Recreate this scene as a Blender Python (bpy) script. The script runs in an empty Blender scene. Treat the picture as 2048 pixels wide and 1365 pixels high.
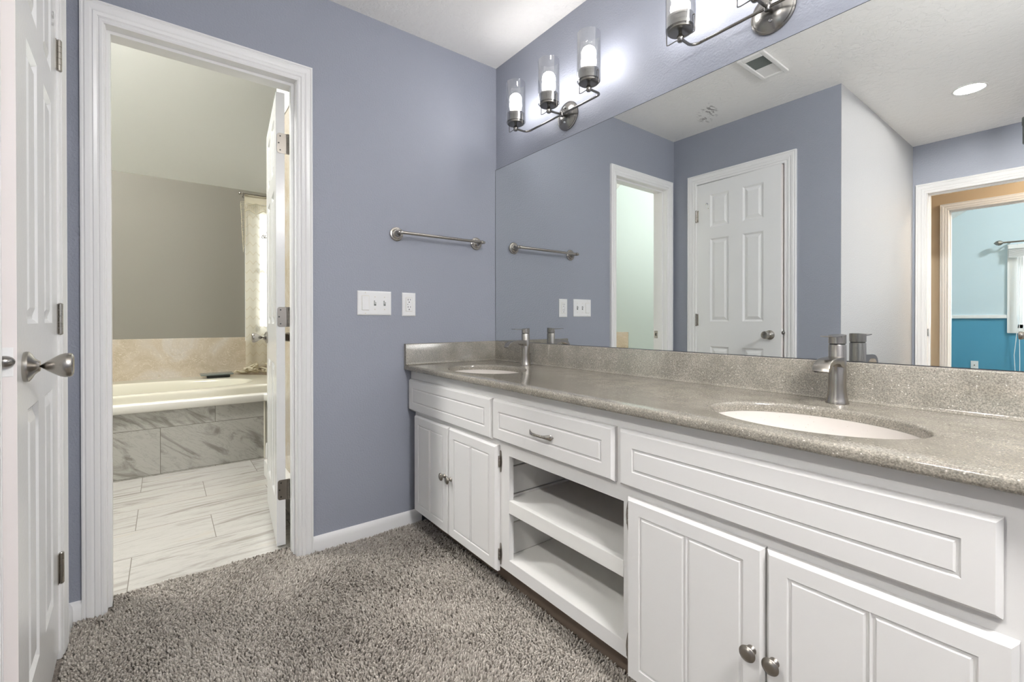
import bpy, bmesh, math, random
import numpy as np
from mathutils import Vector, Matrix

random.seed(7)
rng = np.random.default_rng(7)
scene = bpy.context.scene
COL = scene.collection
PI = math.pi

# ------------------------------------------------------------------ camera, world, exposure
cam_d = bpy.data.cameras.new('camera')
cam = bpy.data.objects.new('camera', cam_d)
COL.objects.link(cam)
cam_d.sensor_fit = 'HORIZONTAL'
cam_d.sensor_width = 36.0
cam_d.lens = 909.584 * 36.0 / 2048.0
cam_d.shift_y = -(682.5 - 645.856) / 2048.0
cam_d.clip_start = 0.01
cam_d.clip_end = 60
_r = Vector((0.60737, 0.79442, -0.00049)); _u = Vector((-0.00303, 0.00293, 0.99999)); _f = Vector((-0.79441, 0.60736, -0.00419))
cam.matrix_world = Matrix(((_r.x, _u.x, -_f.x, 2.1130), (_r.y, _u.y, -_f.y, -1.5019), (_r.z, _u.z, -_f.z, 1.0058), (0, 0, 0, 1)))
scene.camera = cam

world = bpy.data.worlds.new('sky'); scene.world = world
world.use_nodes = True
_wn = world.node_tree
_bg = _wn.nodes['Background']
_sky = _wn.nodes.new('ShaderNodeTexSky')
_sky.sky_type = 'HOSEK_WILKIE'
_sky.turbidity = 4.0
_sky.sun_direction = (0.3, -0.4, 0.8)
_mx = _wn.nodes.new('ShaderNodeMix'); _mx.data_type = 'RGBA'
_mx.inputs[0].default_value = 0.8; _mx.inputs[7].default_value = (1.0, 1.0, 1.0, 1)      # thin white overcast
_wn.links.new(_sky.outputs[0], _mx.inputs[6]); _wn.links.new(_mx.outputs[2], _bg.inputs[0])
_bg.inputs[1].default_value = 4.0

scene.view_settings.view_transform = 'Standard'
scene.view_settings.look = 'None'
scene.view_settings.exposure = 0.78
scene.view_settings.gamma = 1.0
scene.view_settings.use_curve_mapping = False
scene.cycles.use_denoising = True
scene.cycles.max_bounces = 10
scene.cycles.diffuse_bounces = 6
scene.cycles.glossy_bounces = 6
scene.cycles.transparent_max_bounces = 16
scene.cycles.sample_clamp_indirect = 3.0
scene.cycles.blur_glossy = 0.6

# lamp strengths (radiance of the glowing faces)
BULB_E = 30.0
ADDED_DOWNLIGHT_E = 110.0
NOOK_E = 440.0
FILL_GLOBE_E = 72.0
BATH_E = 165.0
HALL_E = 95.0
BEDROOM_E = 230.0

# ------------------------------------------------------------------ helpers
def srgb(h):
    h = h.lstrip('#')
    out = []
    for i in (0, 2, 4):
        c = int(h[i:i + 2], 16) / 255.0
        out.append(c / 12.92 if c <= 0.04045 else ((c + 0.055) / 1.055) ** 2.4)
    return (*out, 1.0)

class MB:
    """collects vertices and faces of one mesh (world or local metres)"""
    def __init__(self):
        self.v = []; self.f = []; self.m = []; self.mi = 0
    def add(self, vs, fs):
        o = len(self.v)
        self.v.extend([tuple(p) for p in vs])
        for f in fs:
            self.f.append(tuple(i + o for i in f)); self.m.append(self.mi)
        return self
    def box(self, lo, hi):
        x0, y0, z0 = (min(a, b) for a, b in zip(lo, hi)); x1, y1, z1 = (max(a, b) for a, b in zip(lo, hi))
        vs = [(x0, y0, z0), (x1, y0, z0), (x1, y1, z0), (x0, y1, z0), (x0, y0, z1), (x1, y0, z1), (x1, y1, z1), (x0, y1, z1)]
        return self.add(vs, [(3, 2, 1, 0), (4, 5, 6, 7), (0, 1, 5, 4), (1, 2, 6, 5), (2, 3, 7, 6), (3, 0, 4, 7)])
    def cbox(self, lo, hi, c=0.003):
        """box with chamfered edges"""
        bm = bmesh.new()
        bmesh.ops.create_cube(bm, size=1.0)
        s = [abs(b - a) for a, b in zip(lo, hi)]; ce = [(a + b) / 2 for a, b in zip(lo, hi)]
        for v in bm.verts:
            v.co = Vector((v.co.x * s[0] + ce[0], v.co.y * s[1] + ce[1], v.co.z * s[2] + ce[2]))
        bmesh.ops.bevel(bm, geom=list(bm.edges), offset=min(c, min(s) * 0.45), segments=2, affect='EDGES', profile=0.6)
        return self.take(bm)
    def take(self, bm, M=None):
        bm.verts.ensure_lookup_table(); bm.verts.index_update()
        vs = [(M @ v.co if M else v.co)[:] for v in bm.verts]
        self.add(vs, [[v.index for v in f.verts] for f in bm.faces])
        bm.free(); return self
    def rings(self, rings, close=True, cap0=False, cap1=False):
        n = len(rings[0]); o = len(self.v)
        vs = [p for r in rings for p in r]; fs = []
        k = n if close else n - 1
        for i in range(len(rings) - 1):
            for j in range(k):
                a = i * n + j; b = i * n + (j + 1) % n
                fs.append((a, b, b + n, a + n))
        if cap0: fs.append(tuple(range(n - 1, -1, -1)))
        if cap1: fs.append(tuple((len(rings) - 1) * n + j for j in range(n)))
        return self.add(vs, fs)
    def lathe(self, prof, c=(0, 0, 0), axis='z', n=32, flip=1, sx=1.0, sy=1.0):
        """prof: list of (radius, height along axis)"""
        R = []
        for r, h in prof:
            ring = []
            for k in range(n):
                t = 2 * PI * k / n
                a, b, h2 = r * math.cos(t) * sx, r * math.sin(t) * sy, h * flip
                p = {'z': (a, b, h2), 'y': (a, h2, b), 'x': (h2, a, b)}[axis]
                ring.append((p[0] + c[0], p[1] + c[1], p[2] + c[2]))
            R.append(ring)
        return self.rings(R, True, prof[0][0] > 1e-6, prof[-1][0] > 1e-6)
    def tube(self, pts, r, n=12, caps=True):
        pts = [Vector(p) for p in pts]; R = []
        rs = r if isinstance(r, (list, tuple)) else [r] * len(pts)
        t0 = (pts[1] - pts[0]).normalized()
        ref = Vector((0, 0, 1)) if abs(t0.z) < 0.9 else Vector((1, 0, 0))
        u = t0.cross(ref).normalized()
        for i, p in enumerate(pts):
            if i == 0: t = pts[1] - pts[0]
            elif i == len(pts) - 1: t = pts[-1] - pts[-2]
            else: t = (pts[i] - pts[i - 1]).normalized() + (pts[i + 1] - pts[i]).normalized()
            t.normalize()
            u = (u - t * u.dot(t)).normalized(); w = t.cross(u)
            R.append([tuple(p + (u * math.cos(2 * PI * k / n) + w * math.sin(2 * PI * k / n)) * rs[i]) for k in range(n)])
        return self.rings(R, True, caps, caps)
    def extrude(self, poly, axis, a, b):
        """closed 2D polygon extruded along an axis; poly coordinates are the other two axes in xyz order"""
        def P(p, h):
            return {'x': (h, p[0], p[1]), 'y': (p[0], h, p[1]), 'z': (p[0], p[1], h)}[axis]
        return self.rings([[P(p, a) for p in poly], [P(p, b) for p in poly]], True, True, True)
    def shift(self, d):
        self.v = [(p[0] + d[0], p[1] + d[1], p[2] + d[2]) for p in self.v]; return self

def tag(o, label=None, cat=None, group=None, kind=None):
    if label: o['label'] = label
    if cat: o['category'] = cat
    if group: o['group'] = group
    if kind: o['kind'] = kind
    return o

def wloc(o):
    p = Vector((0, 0, 0))
    while o is not None:
        p += o.location; o = o.parent
    return p

def obj(name, mb, mat, parent=None, smooth=False, angle=35, local=False, recalc=True, origin=None):
    """link one mesh; vertices are in world metres unless local=True (then in the parent's space)"""
    me = bpy.data.meshes.new(name)
    vs = np.array(mb.v, dtype=float)
    off = np.zeros(3)
    if not local:
        if parent is not None:
            off = np.array(wloc(parent)[:])
            if origin is None: origin = off
        if origin is None:
            origin = np.array([vs[:, 0].mean(), vs[:, 1].mean(), vs[:, 2].min()])
        origin = np.array(origin)
        vs = vs - origin
    me.from_pydata([tuple(p) for p in vs], [], mb.f)
    mats = mat if isinstance(mat, (list, tuple)) else [mat]
    for m in mats: me.materials.append(m)
    if len(mats) > 1: me.polygons.foreach_set('material_index', mb.m)
    if recalc:
        bm = bmesh.new(); bm.from_mesh(me)
        bmesh.ops.remove_doubles(bm, verts=bm.verts, dist=1e-6)
        bmesh.ops.recalc_face_normals(bm, faces=bm.faces)
        bm.to_mesh(me); bm.free()
    if smooth:
        me.polygons.foreach_set('use_smooth', [True] * len(me.polygons))
        try: me.set_sharp_from_angle(angle=math.radians(angle))
        except Exception: pass
    me.update()
    o = bpy.data.objects.new(name, me); COL.objects.link(o)
    if parent is not None:
        o.parent = parent
        if not local: o.location = tuple(origin - off)
    elif not local:
        o.location = tuple(origin)
    return o

def thing(name, label, cat, loc=(0, 0, 0), rz=0, group=None, kind=None):
    o = bpy.data.objects.new(name, None); COL.objects.link(o)
    o.empty_display_size = 0.05
    o.location = loc; o.rotation_euler = (0, 0, rz)
    return tag(o, label, cat, group, kind)

def copy_tree(o, parent=None):
    c = o.copy(); COL.objects.link(c)
    if parent is not None: c.parent = parent
    for ch in list(o.children): copy_tree(ch, c)
    return c

def arc(c, r, a0, a1, n):
    return [(c[0] + r * math.cos(a0 + (a1 - a0) * i / n), c[1] + r * math.sin(a0 + (a1 - a0) * i / n)) for i in range(n + 1)]

# ------------------------------------------------------------------ materials
def mat(name):
    m = bpy.data.materials.new(name); m.use_nodes = True
    nt = m.node_tree
    return m, nt, nt.nodes['Principled BSDF']

def N(nt, t, **kw):
    n = nt.nodes.new(t)
    for k, v in kw.items():
        if k in n.inputs: n.inputs[k].default_value = v
        else: setattr(n, k, v)
    return n

def coords(nt, scale=(1, 1, 1), kind='Object', rot=(0, 0, 0)):
    tc = N(nt, 'ShaderNodeTexCoord'); mp = N(nt, 'ShaderNodeMapping')
    mp.inputs['Scale'].default_value = scale; mp.inputs['Rotation'].default_value = rot
    nt.links.new(tc.outputs[kind], mp.inputs[0]); return mp.outputs[0]

def world_pos(nt, scale=(1, 1, 1), loc=(0, 0, 0), rot=(0, 0, 0)):
    g = N(nt, 'ShaderNodeNewGeometry'); mp = N(nt, 'ShaderNodeMapping')
    mp.inputs['Scale'].default_value = scale; mp.inputs['Location'].default_value = loc; mp.inputs['Rotation'].default_value = rot
    nt.links.new(g.outputs['Position'], mp.inputs[0]); return mp.outputs[0]

def ramp(nt, fac, stops, interp='LINEAR'):
    r = N(nt, 'ShaderNodeValToRGB'); r.color_ramp.interpolation = interp
    els = r.color_ramp.elements
    while len(els) < len(stops): els.new(0.5)
    for e, (p, c) in zip(els, stops):
        e.position = p; e.color = c if len(c) == 4 else (*c, 1)
    nt.links.new(fac, r.inputs[0]); return r.outputs[0]

def mix(nt, fac, a, b, blend='MIX'):
    m = N(nt, 'ShaderNodeMix', data_type='RGBA', blend_type=blend)
    if isinstance(fac, (int, float)): m.inputs[0].default_value = fac
    else: nt.links.new(fac, m.inputs[0])
    for sock, val in ((m.inputs[6], a), (m.inputs[7], b)):
        if isinstance(val, tuple): sock.default_value = val
        else: nt.links.new(val, sock)
    return m.outputs[2]

def bump(nt, bsdf, h, strength=0.2, dist=0.002):
    b = N(nt, 'ShaderNodeBump'); b.inputs['Strength'].default_value = strength; b.inputs['Distance'].default_value = dist
    nt.links.new(h, b.inputs['Height']); nt.links.new(b.outputs[0], bsdf.inputs['Normal'])

def paint(name, col, rough=0.5, tex=0.0, scale=160.0, dist=0.002, spec=0.5):
    m, nt, b = mat(name)
    b.inputs['Base Color'].default_value = col; b.inputs['Roughness'].default_value = rough
    b.inputs['Specular IOR Level'].default_value = spec
    if tex > 0:
        p = world_pos(nt)
        n = N(nt, 'ShaderNodeTexNoise', Scale=scale, Detail=3.0)
        nt.links.new(p, n.inputs['Vector'])
        bump(nt, b, n.outputs[0], tex, dist)
    return m

M = {}
M['wall'] = paint('lavender grey wall paint', (0.292, 0.308, 0.358, 1), 0.52, 0.8, 130, 0.0026, 0.35)
M['nook_wall'] = paint('light grey nook wall', (0.41, 0.41, 0.413, 1), 0.5, 0.8, 130, 0.0026, 0.4)  # paler and more neutral than the other walls
M['trim'] = paint('white trim enamel', (0.85, 0.845, 0.84, 1), 0.28)
M['door'] = paint('white door enamel', (0.85, 0.85, 0.845, 1), 0.20, 0.22, 110, 0.0012)
M['door_edge'] = paint('pinkish door edge', (0.80, 0.75, 0.735, 1), 0.4)  # free edge of the leaf, pinker than its faces
M['cabinet'] = paint('warm white cabinet paint', (0.675, 0.666, 0.652, 1), 0.42, 0.12, 70, 0.001)
M['cabinet_inside'] = paint('cabinet inside paint', (0.74, 0.73, 0.70, 1), 0.5, 0.08, 70, 0.001)
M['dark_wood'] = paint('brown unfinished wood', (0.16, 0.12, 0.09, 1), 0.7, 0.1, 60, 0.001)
M['taupe'] = paint('taupe bathroom paint', (0.245, 0.229, 0.196, 1), 0.5, 0.2, 150, 0.0015)
M['mint'] = paint('mint bathroom paint', (0.50, 0.585, 0.57, 1), 0.45, 0.2, 150, 0.0015)
M['cream_ceiling'] = paint('cream bathroom ceiling', (0.86, 0.868, 0.845, 1), 0.7, 0.15, 120, 0.0015)
M['hall'] = paint('tan hall paint', (0.56, 0.44, 0.30, 1), 0.5, 0.15, 150, 0.0015)
M['pale_blue'] = paint('pale blue paint', (0.47, 0.69, 0.76, 1), 0.5, 0.15, 150, 0.0015)
M['plastic'] = paint('white plastic', (0.86, 0.86, 0.86, 1), 0.3)
M['white'] = paint('white enamel', (0.84, 0.83, 0.81, 1), 0.3)
M['black'] = paint('black plastic', (0.012, 0.014, 0.013, 1), 0.35)
M['dark'] = paint('dark slot', (0.02, 0.02, 0.02, 1), 0.6)
M['grey_lid'] = paint('grey plastic lid', (0.16, 0.18, 0.17, 1), 0.25)
M['grout_strip'] = paint('cream corner trim', (0.74, 0.70, 0.60, 1), 0.4)

def two_tone():
    m, nt, b = mat('two tone blue paint')
    g = N(nt, 'ShaderNodeNewGeometry'); s = N(nt, 'ShaderNodeSeparateXYZ')
    nt.links.new(g.outputs['Position'], s.inputs[0])
    c = N(nt, 'ShaderNodeMath', operation='GREATER_THAN'); c.inputs[1].default_value = 1.05
    nt.links.new(s.outputs[2], c.inputs[0])
    nt.links.new(mix(nt, c.outputs[0], (0.085, 0.305, 0.45, 1), (0.57, 0.68, 0.73, 1)), b.inputs['Base Color'])
    b.inputs['Roughness'].default_value = 0.5
    return m
M['two_tone'] = two_tone()

def ceiling_mat():
    m, nt, b = mat('knockdown ceiling texture')
    p = world_pos(nt)
    n1 = N(nt, 'ShaderNodeTexNoise', Scale=26.0, Detail=4.0, Roughness=0.6); nt.links.new(p, n1.inputs['Vector'])
    h = ramp(nt, n1.outputs[0], [(0.42, (0, 0, 0)), (0.50, (0.7, 0.7, 0.7)), (0.62, (1, 1, 1))])
    bump(nt, b, h, 0.5, 0.003)
    # a patch of dark scuffs in the paint
    g = N(nt, 'ShaderNodeNewGeometry')
    rel = N(nt, 'ShaderNodeVectorMath', operation='SUBTRACT'); rel.inputs[1].default_value = (0.43, -1.50, 2.4384)
    nt.links.new(g.outputs['Position'], rel.inputs[0])
    ro = N(nt, 'ShaderNodeMapping'); ro.inputs['Rotation'].default_value = (0, 0, -math.atan2(-0.205, -0.133)); nt.links.new(rel.outputs[0], ro.inputs[0])
    sq = N(nt, 'ShaderNodeMapping'); sq.inputs['Scale'].default_value = (5.5, 13.0, 1.0); nt.links.new(ro.outputs[0], sq.inputs[0])
    d = N(nt, 'ShaderNodeVectorMath', operation='LENGTH'); nt.links.new(sq.outputs[0], d.inputs[0])
    near = ramp(nt, d.outputs['Value'], [(0.0, (1, 1, 1)), (0.55, (0.95, 0.95, 0.95)), (1.0, (0, 0, 0))])
    n2 = N(nt, 'ShaderNodeTexNoise', Scale=38.0, Detail=3.0, Roughness=0.65)
    mp = world_pos(nt, (1, 0.45, 1)); nt.links.new(mp, n2.inputs['Vector'])
    spots = ramp(nt, n2.outputs[0], [(0.53, (0, 0, 0)), (0.60, (1, 1, 1))])
    k = N(nt, 'ShaderNodeMath', operation='MULTIPLY'); nt.links.new(near, k.inputs[0]); nt.links.new(spots, k.inputs[1])
    k2 = N(nt, 'ShaderNodeMath', operation='MULTIPLY'); nt.links.new(k.outputs[0], k2.inputs[0]); k2.inputs[1].default_value = 0.7
    nt.links.new(mix(nt, k2.outputs[0], (0.90, 0.89, 0.87, 1), (0.12, 0.11, 0.11, 1)), b.inputs['Base Color'])
    b.inputs['Roughness'].default_value = 0.75
    return m
M['ceiling'] = ceiling_mat()

def metal(name, col, rough, aniso=0.0, noise=0.0):
    m, nt, b = mat(name)
    b.inputs['Base Color'].default_value = col; b.inputs['Metallic'].default_value = 1.0; b.inputs['Roughness'].default_value = rough
    if noise:
        p = coords(nt, (30, 30, 400)); n = N(nt, 'ShaderNodeTexNoise', Scale=6.0, Detail=3.0); nt.links.new(p, n.inputs['Vector'])
        r = N(nt, 'ShaderNodeMapRange'); r.inputs['To Min'].default_value = rough - noise; r.inputs['To Max'].default_value = rough + noise
        nt.links.new(n.outputs[0], r.inputs['Value']); nt.links.new(r.outputs[0], b.inputs['Roughness'])
    return m
M['nickel'] = metal('brushed nickel', (0.40, 0.375, 0.34, 1), 0.27)
M['dark_nickel'] = metal('dark brushed nickel', (0.27, 0.26, 0.245, 1), 0.24)
M['pewter'] = metal('aged pewter', (0.30, 0.275, 0.245, 1), 0.32)
M['chrome'] = metal('chrome', (0.75, 0.75, 0.75, 1), 0.1)
M['mirror'] = metal('mirror silver', (0.865, 0.885, 0.875, 1), 0.0)

def glass_mat(name, tint=(1, 1, 1, 1), gloss=0.9, facing=0.35, rim=0.5, base=0.03):
    m, nt, b = mat(name); nt.nodes.remove(b)
    out = nt.nodes['Material Output']
    tr = N(nt, 'ShaderNodeBsdfTransparent'); tr.inputs[0].default_value = tint
    gl = N(nt, 'ShaderNodeBsdfGlossy'); gl.inputs['Roughness'].default_value = 0.03; gl.inputs[0].default_value = (gloss, gloss, gloss, 1)
    lw = N(nt, 'ShaderNodeLayerWeight', Blend=facing)
    mr = N(nt, 'ShaderNodeMapRange'); mr.inputs['To Min'].default_value = base; mr.inputs['To Max'].default_value = rim
    nt.links.new(lw.outputs['Facing'], mr.inputs['Value'])
    mx = N(nt, 'ShaderNodeMixShader'); nt.links.new(mr.outputs[0], mx.inputs[0])
    nt.links.new(tr.outputs[0], mx.inputs[1]); nt.links.new(gl.outputs[0], mx.inputs[2]); nt.links.new(mx.outputs[0], out.inputs[0])
    return m
M['glass'] = glass_mat('clear shade glass', (0.97, 0.975, 0.98, 1), rim=0.9, base=0.05)
M['pane'] = glass_mat('window glass', (0.96, 0.98, 0.98, 1), rim=0.3)

def emis(name, col, e):
    m, nt, b = mat(name); nt.nodes.remove(b)
    em = N(nt, 'ShaderNodeEmission'); em.inputs[0].default_value = col; em.inputs[1].default_value = e
    nt.links.new(em.outputs[0], nt.nodes['Material Output'].inputs[0]); return m
M['bulb'] = emis('lit bulb', (1.0, 0.97, 0.95, 1), BULB_E)
M['downlight'] = emis('lit added downlight lens', (1.0, 0.98, 0.955, 1), ADDED_DOWNLIGHT_E)
M['nook_light'] = emis('lit nook downlight lens', (1.0, 0.97, 0.935, 1), NOOK_E)
M['fill_globe'] = emis('lit fill globe', (1.0, 0.985, 0.97, 1), FILL_GLOBE_E)
M['bath_lamp'] = emis('lit bathroom globe', (1.0, 0.98, 0.95, 1), BATH_E)
M['hall_lamp'] = emis('lit hall globe', (1.0, 0.84, 0.66, 1), HALL_E)
M['room_lamp'] = emis('lit bedroom globe', (0.92, 0.97, 1.0, 1), BEDROOM_E)

def counter_mat():
    m, nt, b = mat('speckled tan solid surface')
    p = world_pos(nt)
    n0 = N(nt, 'ShaderNodeTexNoise', Scale=14.0, Detail=4.0); nt.links.new(p, n0.inputs['Vector'])
    base = ramp(nt, n0.outputs[0], [(0.35, (0.205, 0.19, 0.16)), (0.65, (0.26, 0.24, 0.205))])
    n1 = N(nt, 'ShaderNodeTexNoise', Scale=330.0, Detail=2.0, Roughness=0.7); nt.links.new(p, n1.inputs['Vector'])
    grain = ramp(nt, n1.outputs[0], [(0.30, (0.52, 0.50, 0.46)), (0.5, (1, 1, 1)), (0.66, (1.55, 1.52, 1.48))])
    c1 = mix(nt, 0.85, base, grain, 'MULTIPLY')
    v = N(nt, 'ShaderNodeTexVoronoi', Scale=150.0); nt.links.new(p, v.inputs['Vector'])
    spk = ramp(nt, v.outputs['Distance'], [(0.10, (1, 1, 1)), (0.24, (0, 0, 0))])
    pick = N(nt, 'ShaderNodeSeparateColor'); nt.links.new(v.outputs['Color'], pick.inputs[0])
    lt = N(nt, 'ShaderNodeMath', operation='GREATER_THAN'); lt.inputs[1].default_value = 0.75; nt.links.new(pick.outputs[0], lt.inputs[0])
    dk = N(nt, 'ShaderNodeMath', operation='LESS_THAN'); dk.inputs[1].default_value = 0.05; nt.links.new(pick.outputs[0], dk.inputs[0])
    a = N(nt, 'ShaderNodeMath', operation='MULTIPLY'); nt.links.new(spk, a.inputs[0]); nt.links.new(lt.outputs[0], a.inputs[1])
    a2 = N(nt, 'ShaderNodeMath', operation='MULTIPLY'); nt.links.new(spk, a2.inputs[0]); nt.links.new(dk.outputs[0], a2.inputs[1])
    c2 = mix(nt, a.outputs[0], c1, (0.66, 0.615, 0.55, 1))
    c3 = mix(nt, a2.outputs[0], c2, (0.06, 0.05, 0.04, 1))
    nt.links.new(c3, b.inputs['Base Color'])
    b.inputs['Roughness'].default_value = 0.13
    b.inputs['Specular IOR Level'].default_value = 0.6
    return m
M['counter'] = counter_mat()

def sink_mat():
    m, nt, b = mat('ivory sink')
    p = world_pos(nt); v = N(nt, 'ShaderNodeTexVoronoi', Scale=90.0); nt.links.new(p, v.inputs['Vector'])
    s = ramp(nt, v.outputs['Distance'], [(0.05, (0.50, 0.42, 0.35)), (0.12, (0.62, 0.58, 0.54))])
    nt.links.new(s, b.inputs['Base Color']); b.inputs['Roughness'].default_value = 0.14
    return m
M['sink'] = sink_mat()

def marble_tile(name, bw, rh, ux, uy, offu, offv, base, vein, warm, grout, vrot=0.5, rough=0.18, vstretch=(1.0, 5.0), lines=0.5):
    """tile grid: u runs along the tile, v across the rows (indices into xyz)"""
    m, nt, b = mat(name)
    g = N(nt, 'ShaderNodeNewGeometry'); s = N(nt, 'ShaderNodeSeparateXYZ'); nt.links.new(g.outputs['Position'], s.inputs[0])
    def lin(i, off):
        k = N(nt, 'ShaderNodeMath', operation='ADD'); k.inputs[1].default_value = off; nt.links.new(s.outputs[i], k.inputs[0]); return k.outputs[0]
    c = N(nt, 'ShaderNodeCombineXYZ'); nt.links.new(lin(ux, offu), c.inputs[0]); nt.links.new(lin(uy, offv), c.inputs[1])
    br = N(nt, 'ShaderNodeTexBrick'); br.offset = 0.5; br.squash = 1.0
    br.inputs['Scale'].default_value = 1.0; br.inputs['Mortar Size'].default_value = 0.0016; br.inputs['Mortar Smooth'].default_value = 0.1
    br.inputs['Brick Width'].default_value = bw; br.inputs['Row Height'].default_value = rh; br.inputs['Bias'].default_value = 0.0
    br.inputs['Color1'].default_value = (0, 0, 0, 1); br.inputs['Color2'].default_value = (1, 1, 1, 1); br.inputs['Mortar'].default_value = (0.5, 0.5, 0.5, 1)
    nt.links.new(c.outputs[0], br.inputs['Vector'])
    # veins run along the tile; each tile takes its own piece of the pattern
    mr_ = N(nt, 'ShaderNodeMapping'); mr_.inputs['Rotation'].default_value = (0, 0, vrot)
    mp = N(nt, 'ShaderNodeMapping'); mp.inputs['Scale'].default_value = (vstretch[0], vstretch[1], 1); nt.links.new(mr_.outputs[0], mp.inputs[0])
    sh = N(nt, 'ShaderNodeVectorMath', operation='MULTIPLY_ADD'); sh.inputs[1].default_value = (3.7, 5.3, 0)
    nt.links.new(br.outputs['Color'], sh.inputs[0]); nt.links.new(c.outputs[0], sh.inputs[2])
    nt.links.new(sh.outputs[0], mr_.inputs[0])
    n = N(nt, 'ShaderNodeTexNoise', Scale=2.6, Detail=8.0, Roughness=0.62, Distortion=1.4); nt.links.new(mp.outputs[0], n.inputs['Vector'])
    v1 = ramp(nt, n.outputs[0], [(0.36, vein), (0.49, base), (0.60, base), (0.70, warm)])
    n2 = N(nt, 'ShaderNodeTexNoise', Scale=5.0, Detail=6.0, Roughness=0.6, Distortion=2.2); nt.links.new(mp.outputs[0], n2.inputs['Vector'])
    line = ramp(nt, n2.outputs[0], [(0.475, (0, 0, 0)), (0.5, (1, 1, 1)), (0.525, (0, 0, 0))])
    f = N(nt, 'ShaderNodeMath', operation='MULTIPLY'); f.inputs[1].default_value = lines; nt.links.new(line, f.inputs[0])
    c2 = mix(nt, f.outputs[0], v1, (*vein, 1))
    c3 = mix(nt, br.outputs['Fac'], c2, (*grout, 1))
    nt.links.new(c3, b.inputs['Base Color']); b.inputs['Roughness'].default_value = rough
    inv = N(nt, 'ShaderNodeMath', operation='SUBTRACT'); inv.inputs[0].default_value = 1.0; nt.links.new(br.outputs['Fac'], inv.inputs[1])
    bump(nt, b, inv.outputs[0], 0.5, 0.001)
    return m
M['floor_tile'] = marble_tile('pale marble floor tile', 0.61, 0.313, 1, 0, 1.616 + 6.1, 0.111 + 0.313 * 20,
                              (0.52, 0.50, 0.47), (0.33, 0.307, 0.275), (0.51, 0.465, 0.405), (0.24, 0.22, 0.195), 0.06, 0.2, (0.6, 4.5), 0.35)
M['apron_tile'] = marble_tile('grey veined marble tile', 0.61, 0.302, 1, 2, 1.22 + 6.1, 0.302 * 20 + 0.002,
                              (0.46, 0.448, 0.412), (0.25, 0.238, 0.212), (0.48, 0.462, 0.425), (0.17, 0.16, 0.135), 0.62, 0.2, (1.0, 3.2), 0.42)

def beige_marble():
    m, nt, b = mat('beige marble')
    p = world_pos(nt)
    n = N(nt, 'ShaderNodeTexNoise', Scale=3.2, Detail=7.0, Roughness=0.62, Distortion=0.8); nt.links.new(p, n.inputs['Vector'])
    base = ramp(nt, n.outputs[0], [(0.34, (0.45, 0.375, 0.275)), (0.5, (0.55, 0.475, 0.375)), (0.62, (0.58, 0.53, 0.47)), (0.7, (0.51, 0.435, 0.33))])
    n2 = N(nt, 'ShaderNodeTexNoise', Scale=9.0, Detail=5.0, Distortion=3.0); nt.links.new(p, n2.inputs['Vector'])
    line = ramp(nt, n2.outputs[0], [(0.485, (0, 0, 0)), (0.5, (1, 1, 1)), (0.515, (0, 0, 0))])
    f = N(nt, 'ShaderNodeMath', operation='MULTIPLY'); f.inputs[1].default_value = 0.6; nt.links.new(line, f.inputs[0])
    nt.links.new(mix(nt, f.outputs[0], base, (0.78, 0.72, 0.62, 1)), b.inputs['Base Color'])
    b.inputs['Roughness'].default_value = 0.22
    return m
M['beige_marble'] = beige_marble()

def acrylic():
    m, nt, b = mat('bone acrylic')
    b.inputs['Base Color'].default_value = (0.69, 0.66, 0.55, 1); b.inputs['Roughness'].default_value = 0.16
    return m
M['acrylic'] = acrylic()
M['lip'] = paint('ivory acrylic lip', (0.80, 0.78, 0.72, 1), 0.2)

def carpet_mats():
    m, nt, b = mat('taupe carpet yarn')
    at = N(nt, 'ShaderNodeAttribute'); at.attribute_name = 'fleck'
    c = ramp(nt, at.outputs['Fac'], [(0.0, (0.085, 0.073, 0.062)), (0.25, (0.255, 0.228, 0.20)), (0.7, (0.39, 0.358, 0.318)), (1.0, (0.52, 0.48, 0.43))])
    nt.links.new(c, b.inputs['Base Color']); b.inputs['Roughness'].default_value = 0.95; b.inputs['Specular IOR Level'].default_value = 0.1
    m2, nt, b = mat('carpet backing')
    p = world_pos(nt); n = N(nt, 'ShaderNodeTexNoise', Scale=190.0, Detail=3.0); nt.links.new(p, n.inputs['Vector'])
    nt.links.new(ramp(nt, n.outputs[0], [(0.3, (0.12, 0.10, 0.085)), (0.65, (0.34, 0.30, 0.26))]), b.inputs['Base Color'])
    b.inputs['Roughness'].default_value = 1.0
    bump(nt, b, n.outputs[0], 0.8, 0.006)
    return m, m2
M['yarn'], M['backing'] = carpet_mats()

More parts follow.
